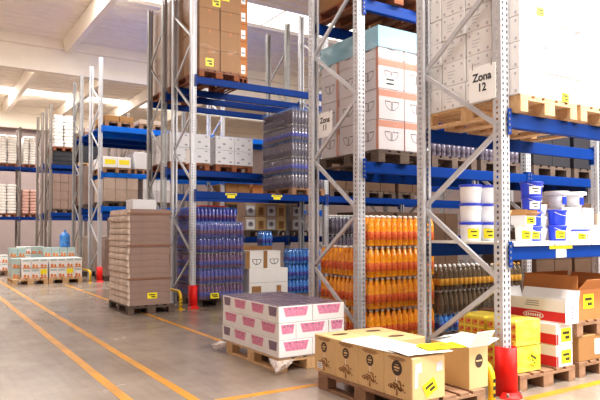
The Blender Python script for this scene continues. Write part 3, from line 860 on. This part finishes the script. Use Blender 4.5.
carton(1.685, .36, ZS, (.18, .24, .34), 'white_box', 'narrow white carton under the right wide-rimmed tub', None)
carton(1.50, .06, ZS, (.40, .25, .155), 'white_box', 'low white carton at the right end of the shelf', None)
carton(1.90, .34, ZS, (.3, .3, .28), 'kraft_grey', 'grey-brown carton at the far right of the shelf', None, tape='kraft_brown')

# ------------------------------------------------------------------ nearest rack, floor level
FX, FY = .19, .02
pallet(FX, FY, 0, 'weathered pallet under the yellow multipacks', 'wood_old')
def ypack(b, dims, seed):
    W, D, H = dims; rr = random.Random(seed); n = 8
    b.rbox(-W/2+.01, W/2-.01, -D/2+.008, D/2, .003, H-.003, .012, 'yellow_film')
    # creased film on the end
    V = []
    for j in range(n+1):
        for i in range(n+1):
            e = 0 if i in (0, n) or j in (0, n) else .014*math.sin(j*2.2+i*.4)+rr.uniform(-.006, .006)
            V.append((-W/2+.012+(W-.024)*i/n, -D/2+.006-max(e, -.004), .006+(H-.012)*j/n))
    b.add(V, [(j*(n+1)+i, j*(n+1)+i+1, (j+1)*(n+1)+i+1, (j+1)*(n+1)+i) for j in range(n) for i in range(n)], 'yellow_film', True)
    b.rbox(-W/2+.004, -W/2+.02, -D/2+.02, D/2-.004, .004, H*.22, .003, 'gold_tray')
def yfruit(b, dims):
    W, D, H = dims
    for i in range(4):
        for j in range(2):
            u = D*(i+.5)/4; v = H*(.38+.34*j); P = []
            b.prq('-X', dims, u-D*.105, u+D*.105, v-H*.14, v+H*.13, 'gold_tray', -.009)
            b.prc('-X', dims, u-D*.03, v-H*.02, D*.06, H*.085, 'fruit', -.008, 10)
            b.prc('-X', dims, u+D*.05, v+H*.03, D*.04, H*.06, 'red_print', -.0075, 8)
for L in range(2):
    for k in range(2):
        dims = (.36, .33, .232)
        o = ob('multipack', cached(('ypack', L, k), lambda b: ypack(b, dims, L*3+k)), None, (FX+.185, FY+.045+.165+k*.345, PH+.001+L*.233), label='yellow film-wrapped multipack, %s layer, %s' % (('lower', 'upper')[L], ('in front', 'behind')[k]), cat='multipack', group='yellow multipacks')
        ob('fruit_print', cached(('yfruit',), lambda b: yfruit(b, dims)), o)
        if L == 0 and k == 0: sticker(o, '-Y', dims, .21, .07, .13, .10, tilt=.5)
def redp(b, dims):
    W, D, H = dims
    b.prq('-X', dims, .0, D, H*.04, H*.52, 'red_print')
    b.prq('-Y', dims, W*.02, W*.12, H*.04, H*.52, 'red_print')
WX = .715
for L in range(2):
    dims = (.245, .40, .198)
    o = carton(WX, FY+.005, PH+.001+L*.2, dims, 'white_box', '%s of the two white cartons with a red band' % ('lower', 'upper')[L], 'white cartons with a red band', [('red_band', 'r', redp)])
    sticker(o, '-Y', dims, .145, .03, .15, .125)
LD = (.20, .62, .215)
lc = open_carton(WX+.045, FY-.06, PH+.402, LD, 'white_box', 'long open white carton with a red band and logo on top', .085, (None, 75, 80, 75))
def longp(b, dims):
    W, D, H = dims
    b.prq('-X', dims, 0, D, .012, H*.48, 'red_print')
    u, v = D*.45, H*.25
    n = 24
    for i in range(n):
        a0, a1 = 2*PI*i/n, 2*PI*(i+1)/n
        b.pr('-X', dims, [(u+.115*math.cos(a0), v+.034*math.sin(a0)), (u+.115*math.cos(a1), v+.034*math.sin(a1)), (u+.105*math.cos(a1), v+.027*math.sin(a1)), (u+.105*math.cos(a0), v+.027*math.sin(a0))], 'paper', .0025)
    for k in range(7): b.prq('-X', dims, u-.085+k*.025, u-.068+k*.025, v-.012, v+.013, 'paper', .0025)
    for k in range(3): b.prq('-X', dims, D*.3+.01*k, D*.55, H*.66+.02*k, H*.66+.02*k+.008, 'ink_soft')
    for k in range(5): b.prc('-Y', dims, W*.5+.012*(k % 2), .05+.026*k, .014, .010, 'pink_print', .0015, 8)
m = MB(); longp(m, LD); ob('red_band', m, lc)
# second floor pallet stack, right
GX = 1.10
pallet(GX, FY+.03, 0, 'bottom pallet of the right-hand stack with brown cartons', 'wood_old')
o = carton(GX+.01, FY+.04, PH+.001, (.78, 1.1, .245), 'kraft_brown', 'low brown carton between two stacked pallets', None, tape='kraft_grey')
m = MB(); m.prq('-Y', (.78, 1.1, .245), .26, .40, .05, .20, 'paper'); ob('shipping_label', m, o)
pallet(GX-.03, FY+.03, PH+.247, 'upper pallet of the right-hand stack with brown cartons', 'wood_old')
OB = (.76, .62, .30)
ob2 = open_carton(GX+.02, FY+.05, 2*PH+.248, OB, 'kraft_orange', 'big open brown carton with raised flaps on the right-hand stack', .13, (100, 60, 50, 100))
sticker(ob2, '-Y', OB, .17, .11, .17, .14)

# ------------------------------------------------------------------ second rack: upper goods
R2 = 2.191
pallet(.20, 1.92, R2, 'dark pallet under the blue-capped white cartons', 'wood_dark')
def glassp(b, dims):
    W, D, H = dims
    def logo(face, u, v, r):
        n = 14
        for i in range(n):
            a0, a1 = PI+PI*i/n, PI+PI*(i+1)/n
            b.pr(face, dims, [(u+r*math.cos(a0), v+r*math.sin(a0)), (u+r*math.cos(a1), v+r*math.sin(a1)), (u+r*.93*math.cos(a1), v+r*.93*math.sin(a1)), (u+r*.93*math.cos(a0), v+r*.93*math.sin(a0))], 'ink')
        b.prq(face, dims, u-r, u-.02, v-.004, v+.006, 'ink'); b.prq(face, dims, u+.02, u+r, v-.004, v+.006, 'ink')
        b.prq(face, dims, u-.012, u-.004, v-r*.93, v, 'ink'); b.prq(face, dims, u+.004, u+.012, v-r*.93, v, 'ink')
    b.prq('-Y', dims, .0, W, H-.085, H-.008, 'salmon_print')
    logo('-Y', W*.5, H*.60, .105)
    logo('-X', D*.5, H*.60, .105)
    b.prq('-X', dims, D*.88, D, .0, H, 'salmon_print')
def glass_label(b, dims):
    W, D, H = dims
    b.prq('-Y', dims, W*.25, W*.65, .03, .03+H*.36, 'paper', .003)
    for k in range(2): b.prq('-Y', dims, W*.29, W*.6, .05+.05*k, .075+.05*k, 'ink', .004)
CH = 1.41/4
for L in range(4):
    z = R2+PH+.002+L*CH
    for j in range(3):
        for i in range(2):
            if i == 1 and j > 0: continue
            P = [('glass_print', 'g', glassp)]
            if L == 2 and i == 0 and j == 0: P.append(('shipping_label', 'gl', glass_label))
            carton(.20+i*.40, 1.92+j*.385, z, (.391, .376, CH-.003), 'shaded_wrap_white', 'white carton with glass emblem under blue film, %s layer, %s' % (layer_name(L, 4), 'front right' if i else ('front left', 'middle of aisle side', 'rear of aisle side')[j]), 'white cartons with glass emblems', P, jit=.003)
b = MB()
fx0, fx1, fy0, fy1, fz0, fz1 = .19, 1.005, 1.91, 3.085, R2+PH+1.17, R2+PH+1.425
b.box(fx0, fx1, fy0, fy1, fz1, fz1+.004, 'film_blue')
for (a, c, d_, e) in ((fx0, fx1, fy0, fy0+.004), (fx0, fx0+.004, fy0, fy1), (fx1-.004, fx1, fy0, fy1), (fx0, fx1, fy1-.004, fy1)): b.box(a, c, d_, e, fz0+RND.uniform(-.02, .02), fz1, 'film_blue')
ob('film_cover', b, None, (0, 0, 0), label='light blue film cover over the top of the glass-emblem cartons', cat='film')
film_box(.188, 1.007, 1.905, 3.09, R2+PH+.004, R2+PH+1.16, 'clear stretch film around the glass-emblem cartons', 'film_thin', .008, seed=8)
for s in range(2):
    pallet(1.10+s*.88, 1.98, R2, 'dark pallet under the %s wrapped bottle tray in the second rack' % ('left', 'right')[s], 'wood_dark', near=False)
    for i in range(3):
        bottle_pack(1.11+s*.88+i*.262, 1.98, R2+PH+.001, 3, 3, .085, .040, .30, ('dark_drink', 'dark_drink', 'clear_tub'), 'pack of dark bottles above the buckets, %s pallet, %s from the left' % (('left', 'right')[s], ORD[i]), 'packs of dark bottles above the buckets')
for s in range(2):
    pallet(.10+s*.92, 1.9, 4.061, 'reddish pallet high under the roof in the second rack, %s' % ('left one', 'right one')[s], 'wood_red')
    for i in range(2):
        for j in range(3):
            carton(.11+s*.92+i*.40, 1.9+j*.40, 4.061+PH+.002, (.395, .395, .35), 'kraft_brown', 'brown carton on the %s reddish pallet, %s column, %s row' % (('left', 'right')[s], ('left', 'right')[i], ORD[j]), 'cartons on the reddish pallets')
# grey wrapped load seen behind the orange bottles (third rack, second bay)
pallet(3.1, 6.92, 0, 'dark pallet behind the orange bottles', 'wood_dark', near=False)
for L in range(4):
    for i in range(2):
        bottle_pack(3.11+i*.40, 6.93, PH+.001+L*.40, 4, 4, .098, .047, .395, ('dark_drink', 'dark_drink', 'white_cap'), 'pack of grey bottles glimpsed behind the orange ones, %s layer, %s' % (layer_name(L, 4), ('left', 'right')[i]), 'packs of grey bottles', single=False)

# ------------------------------------------------------------------ third rack goods
pallet(.11, 6.995, 0, 'dark pallet under the film-wrapped purple bottles', 'wood_dark', near=False, wd=.90)
NK = (('navy_drink', 'plum_drink', 'water_blue'), ('plum_drink', 'navy_drink', 'white_cap'))
PL = .286
for L in range(6):
    z = PH+.001+L*PL
    y0 = 6.87 if L < 5 else 7.17
    for j in range(4 if L < 5 else 3):
        for i in range(3 if (j < 2) else 1):
            bottle_pack(.115+i*.302, y0+j*.30, z, 4, 4, .075, .036, .28, NK[(L+1) % 2 if L < 4 else 0], 'pack of purple bottles, %s layer, %s' % (layer_name(L, 6), ('front row, %s from the corner' if j == 0 else 'second row, %s from the aisle side') % ORD[i] if j < 2 else 'aisle side, %s row back' % ORD[j]), 'packs of purple bottles', single=False)
film_box(.10, 1.03, 6.85, 8.09, PH+.004, PH+5*PL+.01, 'milky stretch film around the purple bottles', 'film_milky', .03, seed=5)
o = carton(.35, 7.3, PH+6*PL+.003, (.5, .5, .03), 'red_print', 'flat red carton lying on the purple bottles', None)
b = MB(); b.box(-.085, .085, -.003, 0, 0, .10, 'sticker'); b.box(-.06, .05, -.005, -.003, .055, .075, 'sticker_ink'); b.box(-.03, .06, -.005, -.003, .025, .045, 'sticker_ink')
ob('price_card', b, None, (.38, 6.80, .165), label='yellow sticker on the film of the purple bottles', cat='sticker')
# cartons and blue water beside them
pallet(1.12, 6.88, 0, 'pallet under the glass-emblem cartons beside the purple bottles', 'wood_old', near=False, wd=.88)
def flatp(b, dims):
    W, D, H = dims
    b.prq('-Y', dims, W*.06, W*.30, 0.0, H*.36, 'kraft_brown'); b.prq('-Y', dims, W*.70, W*.82, 0.0, H*.36, 'kraft_brown')
    b.prq('-Y', dims, .01, W-.01, H*.48, H*.49, 'ink_soft')
carton(1.13, 6.87, PH+.001, (.86, .52, .53), 'white_box', 'large white carton with brown patches beside the purple bottles', None, [('brown_patch', 'f', flatp)])
def glass2(b, dims):
    W, D, H = dims
    b.prq('-Y', dims, .0, W*.22, 0, H, 'kraft_brown')
    u, v, r = W*.62, H*.5, .10
    for i in range(10):
        a0, a1 = PI+PI*i/10, PI+PI*(i+1)/10
        b.pr('-Y', dims, [(u+r*math.cos(a0), v+r*math.sin(a0)), (u+r*math.cos(a1), v+r*math.sin(a1)), (u+r*.86*math.cos(a1), v+r*.86*math.sin(a1)), (u+r*.86*math.cos(a0), v+r*.86*math.sin(a0))], 'ink')
    b.prq('-Y', dims, u-.006, u+.006, v-r*.9, v, 'ink'); b.prq('-Y', dims, u-r, u+r, v, v+.01, 'ink')
for i in range(2):
    carton(1.06+i*.385, 6.88, PH+.533, (.382, .5, .34), 'white_box', '%s carton with glass emblem on the large white carton' % ('left', 'right')[i], 'glass-emblem cartons beside the purple bottles', [('glass_print', 'g2', glass2)])
carton(1.15, 7.42, PH+.001, (.8, .6, .95), 'kraft_brown', 'tall brown carton behind the glass-emblem cartons', None)
pallet(2.02, 6.88, 0, 'pallet under the blue water bottles', 'wood_dark', near=False)
for L in range(3):
    for i in range(3):
        bottle_pack(2.03+i*.262, 6.89, PH+.001+L*.30, 3, 3, .087, .042, .295, ('water_blue', 'navy_drink', 'water_blue'), 'pack of blue water bottles, %s layer, %s from the left' % (layer_name(L, 3), ORD[i]), 'packs of blue water bottles', single=False)
bottle_pack(1.72, 7.43, PH+.953, 3, 3, .087, .042, .30, ('water_blue', 'navy_drink', 'water_blue'), 'blue water pack standing on the tall brown carton', 'packs of blue water bottles', single=False)
# dark wrapped bottles at the right end of the level
pallet(2.085, 6.86, 2.131, 'pallet under the tall wrapped dark bottles', 'wood_old', near=False)
for L in range(5):
    for j in range(4):
        for i in range(2):
            if i == 1 and j > 0: continue
            bottle_pack(2.09+i*.385, 6.87+j*.31, 2.131+PH+.001+L*.325, 5, 4, .077, .037, .318, ('dark_drink', 'navy_drink', 'white_cap') if L % 2 else ('dark_drink', 'dark_drink', 'water_blue'), 'dark bottle pack in tall wrapped stack, %s layer, %s' % (layer_name(L, 5), 'front right' if i else 'aisle side, %s from the front' % ORD[j]), 'packs of wrapped dark bottles', single=False)
film_box(2.082, 2.868, 6.858, 8.12, 2.28, 2.131+PH+1.64, 'clear stretch film around the tall dark bottles', 'film_milky', .025, seed=9)
# tall brown load on the top level
T3 = 4.241
pallet(.09, 6.86, T3, 'reddish pallet under the tall brown wrapped load', 'wood_red')
for L in range(5):
    for j in range(3):
        for i in range(2):
            if i == 1 and j > 0: continue
            o = carton(.09+i*.42, 6.86+j*.40, T3+PH+.002+L*.38, (.405, .385, .377), 'kraft_brown', 'brown carton of the tall wrapped load, %s layer, %s' % (layer_name(L, 5), 'front right' if i else ('front left', 'middle of aisle side', 'rear of aisle side')[j]), 'cartons of the tall wrapped load', tape='kraft_orange', jit=.006)
            if j == 0 and i == 0 and L in (0, 3, 4): sticker(o, '-Y', (.405, .385, .377), .20 if L == 0 else .34, .06, .16, .15)
            if j == 0 and i == 1 and L == 3: sticker(o, '-Y', (.405, .385, .377), .10, .20, .16, .15)
film_box(.078, .93, 6.845, 8.075, T3+.10, T3+PH+1.9, 'clear stretch film around the tall brown load', 'film_milky', .02, seed=12)
def wl(b, dims): b.prq('-Y', dims, .04, .13, .05, .22, 'paper'); b.prq('-Y', dims, .05, .12, .10, .13, 'ink_soft', .003)
pallet(.955, 7.0, T3, 'reddish pallet under the narrow labelled carton column', 'wood_red', near=False, wd=.2)
for L in range(5):
    carton(.96, 6.98, T3+PH+.002+L*.34, (.18, .6, .337), 'kraft_orange', 'narrow labelled brown carton right of the tall load, %s layer' % layer_name(L, 5), 'narrow labelled cartons', [('shipping_label', 'n', wl)])

# ------------------------------------------------------------------ fourth rack goods
pallet(.10, 8.42, 4.221, 'old pallet under the pale load behind the tall brown load', 'wood_red', near=False)
for L in range(5):
    for j in range(3):
        carton(.11, 8.42+j*.39, 4.221+PH+.002+L*.36, (.6, .387, .357), 'kraft_grey', 'pale carton behind the tall brown load, %s layer, %s' % (layer_name(L, 5), ('front', 'middle', 'rear')[j]), 'pale cartons in the fourth rack')
film_box(.095, .73, 8.41, 9.60, 4.37, 4.221+PH+1.8, 'milky film around the pale load behind the brown load', 'film_milky', .025, seed=14)
def wprint(b, dims):
    W, D, H = dims
    for u in (.06, W-.12): b.prq('-Y', dims, u, u+.05, H-.06, H-.035, 'ink_soft'); b.prq('-Y', dims, u, u+.06, .04, .075, 'ink_soft')
    b.prc('-Y', dims, W*.45, H*.45, .04, .02, 'ink_soft', .0015, 10)
    for u in (.06, D-.1): b.prq('-X', dims, u, u+.05, H-.06, H-.035, 'ink_soft')
for s in range(2):
    pallet(.10+s*1.02, 8.40, 2.681, 'pallet under the white cartons above the purple bottles, %s one' % ('left', 'right')[s], 'wood_red', near=False, wd=.88)
    for L in range(2):
        for j in range(3):
            for i in range(2):
                if i == 1 and j > 0: continue
                carton(.09+s*1.02+i*.45, 8.39+j*.39, 2.681+PH+.002+L*.305, (.447, .387, .302), 'grey_box', 'white carton above purple bottles, %s pallet, %s, %s' % (('left', 'right')[s], ('lower', 'upper')[L], 'front right' if i else ('front left', 'middle of aisle side', 'rear of aisle side')[j]), 'white cartons in the fourth rack', [('handling_marks', 'w', wprint)])
def emb(b, dims):
    W, D, H = dims
    b.prq('-Y', dims, W*.10, W*.90, H*.08, H*.80, 'white_box'); b.prc('-Y', dims, W*.5, H*.45, .065, .055, 'ink_soft', .003, 12); b.prc('-Y', dims, W*.5, H*.5, .025, .04, 'mauve_print', .004, 10)
def embk(b, dims):
    W, D, H = dims
    b.prq('-Y', dims, W*.25, W*.75, H*.1, H*.7, 'kraft_brown'); b.prc('-Y', dims, W*.5, H*.5, .035, .05, 'print_brown', .003, 10)
pallet(1.86, 8.42, 1.271, 'pallet under the emblem cartons, left one', 'wood_dark', near=False, wd=.80)
pallet(3.02, 8.42, 1.271, 'pallet under the emblem cartons, right one', 'wood_dark', near=False, wd=.60)
for L in range(2):
    for i in range(5):
        if i == 4: x = 3.03
        else: x = 1.83+i*.262
        carton(x, 8.40, 1.271+PH+.002+L*.30, (.258, .4, .297), 'kraft_grey' if i % 2 == 0 else 'kraft', 'emblem carton above the blue water, %s layer, %s from the left' % (('lower', 'upper')[L], ORD[i]), 'emblem cartons on the low shelf', [('emblem', 'e%d' % (i % 2), emb if i % 2 == 0 else embk)])
# floor goods under the fourth rack
for s in range(2):
    pallet(.12+s*.92, 8.46, 0, 'dark pallet on the floor behind the purple bottles, %s' % ('left', 'right')[s], 'wood_dark', near=False)
    for L in range(2):
        carton(.13+s*.92, 8.47, PH+.002+L*.45, (.78, 1.0, .447), 'kraft_brown', 'large brown carton on the floor behind the purple bottles, %s pallet, %s' % (('left', 'right')[s], ('lower', 'upper')[L]), 'large cartons under the fourth rack')
for k in range(3):
    pallet(3.2+k*.9, 8.44, 2.681, 'dark pallet far along the fourth rack, %s' % ORD[k], 'wood_dark', near=False)
    for L in range(2):
        carton(3.21+k*.9, 8.45, 2.681+PH+.002+L*.4, (.78, 1.0, .397), 'kraft_brown', 'large brown carton far along the fourth rack, %s pallet, %s' % (ORD[k], ('lower', 'upper')[L]), 'large cartons far along the fourth rack')

# ------------------------------------------------------------------ fifth and sixth racks (background)
STUFF = {}
def load(x, y, z, W, D, nx, ny, nl, lh, mt, wm, plabel, clabel, group, prints=None, hollow=True, stuff=None):
    pallet(x, y, z, plabel, wm, near=False, wd=W)
    for L in range(nl):
        for j in range(ny):
            for i in range(nx):
                if hollow and i > 0 and j > 0: continue
                w_, d_ = W/nx, D/ny
                if stuff:
                    q = STUFF.setdefault(stuff, MB()); zz = z+PH+.002+L*lh
                    q.rbox(x+i*w_, x+(i+1)*w_-.01, y+j*d_, y+(j+1)*d_-.01, zz, zz+lh-.004, .006, mt)
                    continue
                ps = []
                if nl > 1: ps.append(layer_name(L, nl)+' layer' if nl > 2 else ('lower', 'upper')[L]+' layer')
                if nx > 1: ps.append('%s from left' % ORD[i])
                if ny > 1: ps.append('%s row' % ('front' if j == 0 else ORD[j]))
                carton(x+i*w_, y+j*d_, z+PH+.002+L*lh, (w_-.010, d_-.010, lh-.004), mt, clabel+(', ' if ps else '')+', '.join(ps), group, prints, jit=.004)
def ytape(b, dims):
    W, D, H = dims
    b.prq('-Y', dims, W*.12, W*.88, H*.3, H*.75, 'sticker')
load(.06, 13.50, 3.021, .78, 1.1, 2, 2, 1, .30, 'white_box', 'wood_old', 'pallet under the yellow-taped white cartons', 'white carton with yellow tape in the far rack', 'yellow-taped white cartons', [('yellow_tape', 'y', ytape)])
load(.95, 13.52, 3.021, .5, 1.0, 1, 2, 1, .48, 'grey_box', 'wood_old', 'pallet beside the yellow-taped white cartons', 'pale carton beside the yellow-taped ones', 'pale cartons beside the taped ones')
load(.10, 13.52, 2.081, .95, 1.1, 3, 2, 2, .33, 'kraft_grey', 'wood_dark', 'pallet under the pale brown cartons of the far rack', 'pale brown carton below the taped cartons', 'pale brown cartons of the far rack')
load(1.2, 13.52, 2.081, .8, 1.1, 2, 2, 2, .33, 'grey_box', 'wood_dark', 'pallet under pale cartons at the middle of the far rack', 'pale carton at the middle of the far rack', 'pale cartons of the far rack', stuff='deep')
load(.12, 13.55, 4.322, .8, 1.1, 2, 1, 1, .16, 'kraft_brown', 'wood_old', 'pallet under the low brown cartons atop the far rack', 'low brown carton atop the far rack', 'low brown cartons atop the far rack')
load(1.1, 13.55, 4.322, .8, 1.1, 2, 1, 1, .12, 'kraft_grey', 'wood_old', 'pallet under the low grey cartons atop the far rack', 'low grey-brown carton atop the far rack', 'low grey cartons atop the far rack')
load(.17, 13.62, 0, .8, 1.1, 2, 2, 3, .34, 'mauve_box', 'wood_dark', 'dark pallet at the foot of the far rack', 'mauve-brown carton at the foot of the far rack', 'mauve cartons at the foot of the far rack')
load(1.1, 13.6, 0, .85, 1.1, 2, 2, 4, .36, 'kraft_brown', 'wood_dark', 'second dark pallet at the foot of the far rack', 'brown carton at the foot of the far rack', 'brown cartons at the foot of the far rack', stuff='deep')
load(.10, 15.9, 0, .85, 1.0, 2, 2, 3, .36, 'kraft_grey', 'wood_dark', 'dark pallet at the foot of the sixth rack', 'grey-brown carton at the foot of the sixth rack', 'cartons at the foot of the sixth rack', stuff='deep')
load(.10, 15.86, 2.081, .85, 1.0, 2, 2, 4, .30, 'mauve_box', 'wood_dark', 'dark pallet on the lower level of the sixth rack', 'mauve carton on the lower level of the sixth rack', 'mauve cartons of the sixth rack', stuff='deep')
load(.10, 15.86, 4.322, .85, 1.0, 2, 1, 1, .14, 'kraft_grey', 'wood_old', 'pallet on the upper level of the sixth rack', 'brown carton on the upper level of the sixth rack', 'brown cartons of the sixth rack', stuff='deep')
for k in range(3):
    load(3.80+k*.94, 13.55, 2.081, .85, 1.0, 2, 1, 2, .33, 'kraft_orange' if k % 2 else 'kraft_brown', 'wood_dark', 'dark pallet in the far rack, %s beyond the frame' % ORD[k], 'brown carton, far rack, %s pallet beyond frame' % ORD[k], 'brown cartons beyond the second frame', stuff='deep')

# distant racks: layered stacks
def sack_stack(x, y, z, W, D, n, lh, mt, plabel, slabel, group, wm='wood_red', name='sack', cat='sack'):
    pallet(x, y, z, plabel, wm, near=False, wd=W)
    half = W/2
    for L in range(n):
        for i in range(2):
            me = cached(('sack', round(half, 3), round(D, 3), round(lh, 3), mt), lambda b: (b.rbox(-half/2+.016, half/2-.016, -D/2, D/2, .0, lh-.003, min(.035, lh*.3), mt)))
            ob(name, me, None, (x+half*(i+.5)+RND.uniform(-.012, .012), y+D/2, z+PH+.002+L*lh), RND.uniform(-.015, .015), label='%s, %s layer, %s column' % (slabel, layer_name(L, n), ('left', 'right')[i]), cat=cat, group=group)
sack_stack(.10, 20.92, 3.92+.55, .74, 1.1, 9, .135, 'sack', 'reddish pallet under the pale layered stack in the distance', 'pale flat sack on top of the dark trays', 'sacks on the dark trays')
for k in range(3):
    me = cached('black_tray', lambda b: (b.rbox(-.42, .42, -.55, .55, 0, .14, .01, 'black_tray'), b.rbox(-.43, .43, -.56, .56, .14, .165, .005, 'black_tray')))
    ob('black_tray', me, None, (.52, 21.5, 3.921+.02+k*.17), label='%s of the three stacked black trays in the distant rack' % ('lowest', 'middle', 'uppermost')[k], cat='tray', group='stacked black trays')
load(1.0, 20.95, 3.921, .8, 1.0, 2, 1, 2, .35, 'black_tray', 'wood', 'light pallet beside the black trays', 'black carton beside the black trays', 'black cartons in the distance')
load(.08, 20.92, 2.101, .85, 1.0, 3, 2, 4, .335, 'mauve_box', 'wood_dark', 'dark pallet in the distant rack below the black trays', 'mauve carton below the black trays', 'mauve cartons below the black trays')
load(1.0, 20.92, 2.101, .5, 1.0, 1, 1, 4, .33, 'sack_pink', 'wood_dark', 'dark pallet beside the distant mauve cartons', 'pinkish carton right of the distant mauve cartons', 'pinkish cartons in the distance')
sack_stack(-1.22, 26.95, 4.351, .82, 1.0, 11, .118, 'sack', 'pallet under the high white sacks at the far left', 'white sack, high stack at the far left', 'high white sacks at the far left')
sack_stack(-.16, 26.95, 4.351, .55, 1.0, 11, .118, 'sack', 'pallet under the narrow high white sack stack', 'white sack, narrow high stack by the post', 'high white sacks by the post')
sack_stack(-1.22, 26.95, 2.051, .82, 1.0, 10, .135, 'sack', 'pallet under the low white sacks at the far left', 'white sack, low stack at the far left', 'low white sacks at the far left')
sack_stack(-.18, 26.95, 2.051, .66, 1.0, 8, .14, 'sack_pink', 'pallet under the pinkish sacks by the far post', 'pinkish sack by the far post', 'pinkish sacks by the far post')

# ------------------------------------------------------------------ floor load far left: small cartons with orange prints
def orp(b, dims):
    W, D, H = dims
    b.prc('-Y', dims, W*.3, H*.30, W*.17, H*.15, 'orange_print', .003, 10); b.prc('-Y', dims, W*.68, H*.27, W*.15, H*.13, 'orange_print', .0025, 10)
    b.prq('-Y', dims, W*.06, W*.94, H*.04, H*.14, 'orange_print', .0015)
    b.prc('-X', dims, D*.4, H*.3, D*.2, H*.15, 'orange_print', .002, 10); b.prq('-Y', dims, W*.1, W*.9, H*.74, H*.92, 'teal_box')
def orpy(b, dims):
    W, D, H = dims
    orp(b, dims); b.prq('-Y', dims, W*.1, W*.9, H*.45, H*.95, 'sticker', .004)
for s, x0 in enumerate((-2.14, -1.27)):
    pallet(x0, 13.72, 0, 'pallet under the small cartons with orange prints, %s one' % ('left', 'right')[s], 'wood', near=True, wd=.85)
    for j in range(4):
        nl = 2 if j == 0 else (3 if j == 3 else 2)
        for L in range(nl):
            for i in range(4):
                if s == 0 and j == 0 and i == 0: continue
                if j == 3 and i > 1 and s == 0: continue
                teal = (j > 0 and s == 0) or j == 3
                yl = (j == 0 and L == 0 and i == 3 and s == 0) or (j == 0 and L == 0 and i == 2 and s == 1)
                carton(x0+.01+i*.21, 13.73+j*.29, PH+.002+L*.265, (.203, .281, .262), 'teal_box' if teal else 'white_box', 'orange-printed carton, %s pallet, %s layer, %s row, %s from left' % (('left', 'right')[s], ORD[L], ('front', 'second', 'third', 'rear')[j], ORD[i]), 'small cartons with orange prints', [('orange_print', 'y' if yl else 'o', orpy if yl else orp)], jit=.003)
# blue water jug standing on the rear cartons
t = thing('water_jug', 'big blue water jug standing on the small cartons', 'water jug', (-.68, 14.74, PH+.002+3*.265), None)
m = MB(); m.lathe([(.13, 0), (.145, .02), (.145, .10), (.135, .11), (.145, .12), (.145, .21), (.135, .22), (.145, .23), (.145, .32), (.11, .38), (.045, .42), (.03, .43), (.03, .46)], 20, 'jug_blue'); ob('body', m, t)
m = MB(); m.lathe([(.034, .455), (.034, .485), (.028, .49)], 14, 'water_blue'); ob('cap', m, t)
# small cartons farther back on the floor
for s, (x0, y0) in enumerate(((-2.6, 17.6), (-1.5, 17.9))):
    pallet(x0, y0, 0, 'pallet farther back behind the small orange-printed cartons, %s' % ('left', 'right')[s], 'wood_old', near=False)
    for i in range(4):
        for L in range(3 if s else 2):
            carton(x0+.0+i*.2, y0+.02, PH+.002+L*.25, (.197, .4, .247), 'teal_box' if (s and i > 1) else 'white_box', 'small carton farther back, %s pallet, %s layer, %s from left' % (('left', 'right')[s], ORD[L], ORD[i]), 'small cartons farther back', [('orange_print', 'b', orp)])

# ------------------------------------------------------------------ filler loads added deep in the racks to darken the nearest bays
for k in range(3):
    load(3.12+k*.90, 1.99, 0, .84, 1.0, 2, 1, 4, .42, 'shaded_box', 'wood_dark', 'added dark pallet deep in the second rack, %s past the second frame' % ORD[k], 'filler carton deep in second rack, %s pallet' % ORD[k], 'filler cartons deep in the second rack', stuff='deep')
    load(3.08+k*.95, 1.99, 2.191, .86, 1.0, 2, 1, 2, .5, 'black_tray', 'wood_dark', 'added upper dark pallet deep in the second rack, %s past the second frame' % ORD[k], 'filler carton high in second rack, %s pallet' % ORD[k], 'high filler cartons deep in the second rack', stuff='deep')  # near-black colour stands in for the shade behind the shelf
    load(3.95+k*.95 if k < 2 else 6.0, 6.92, 0, .86, 1.0, 2, 1, 4, .42, 'shaded_box', 'wood_dark', 'added dark pallet deep in the third rack, %s past the grey bottles' % ORD[k], 'filler carton deep in third rack, %s pallet' % ORD[k], 'filler cartons deep in the third rack', stuff='deep')
    load(3.05+k*.95, 6.92, 2.131, .86, 1.0, 2, 1, 4, .42, 'shaded_box', 'wood_dark', 'added upper dark pallet deep in the third rack, %s past the second frame' % ORD[k], 'filler carton high in third rack, %s pallet' % ORD[k], 'high filler cartons deep in the third rack', stuff='deep')

for k, q in STUFF.items():
    ob('background_cartons', q, None, label='brown and grey cartons deep inside the racks, with dark filler cartons added', cat='boxes', kind='stuff')
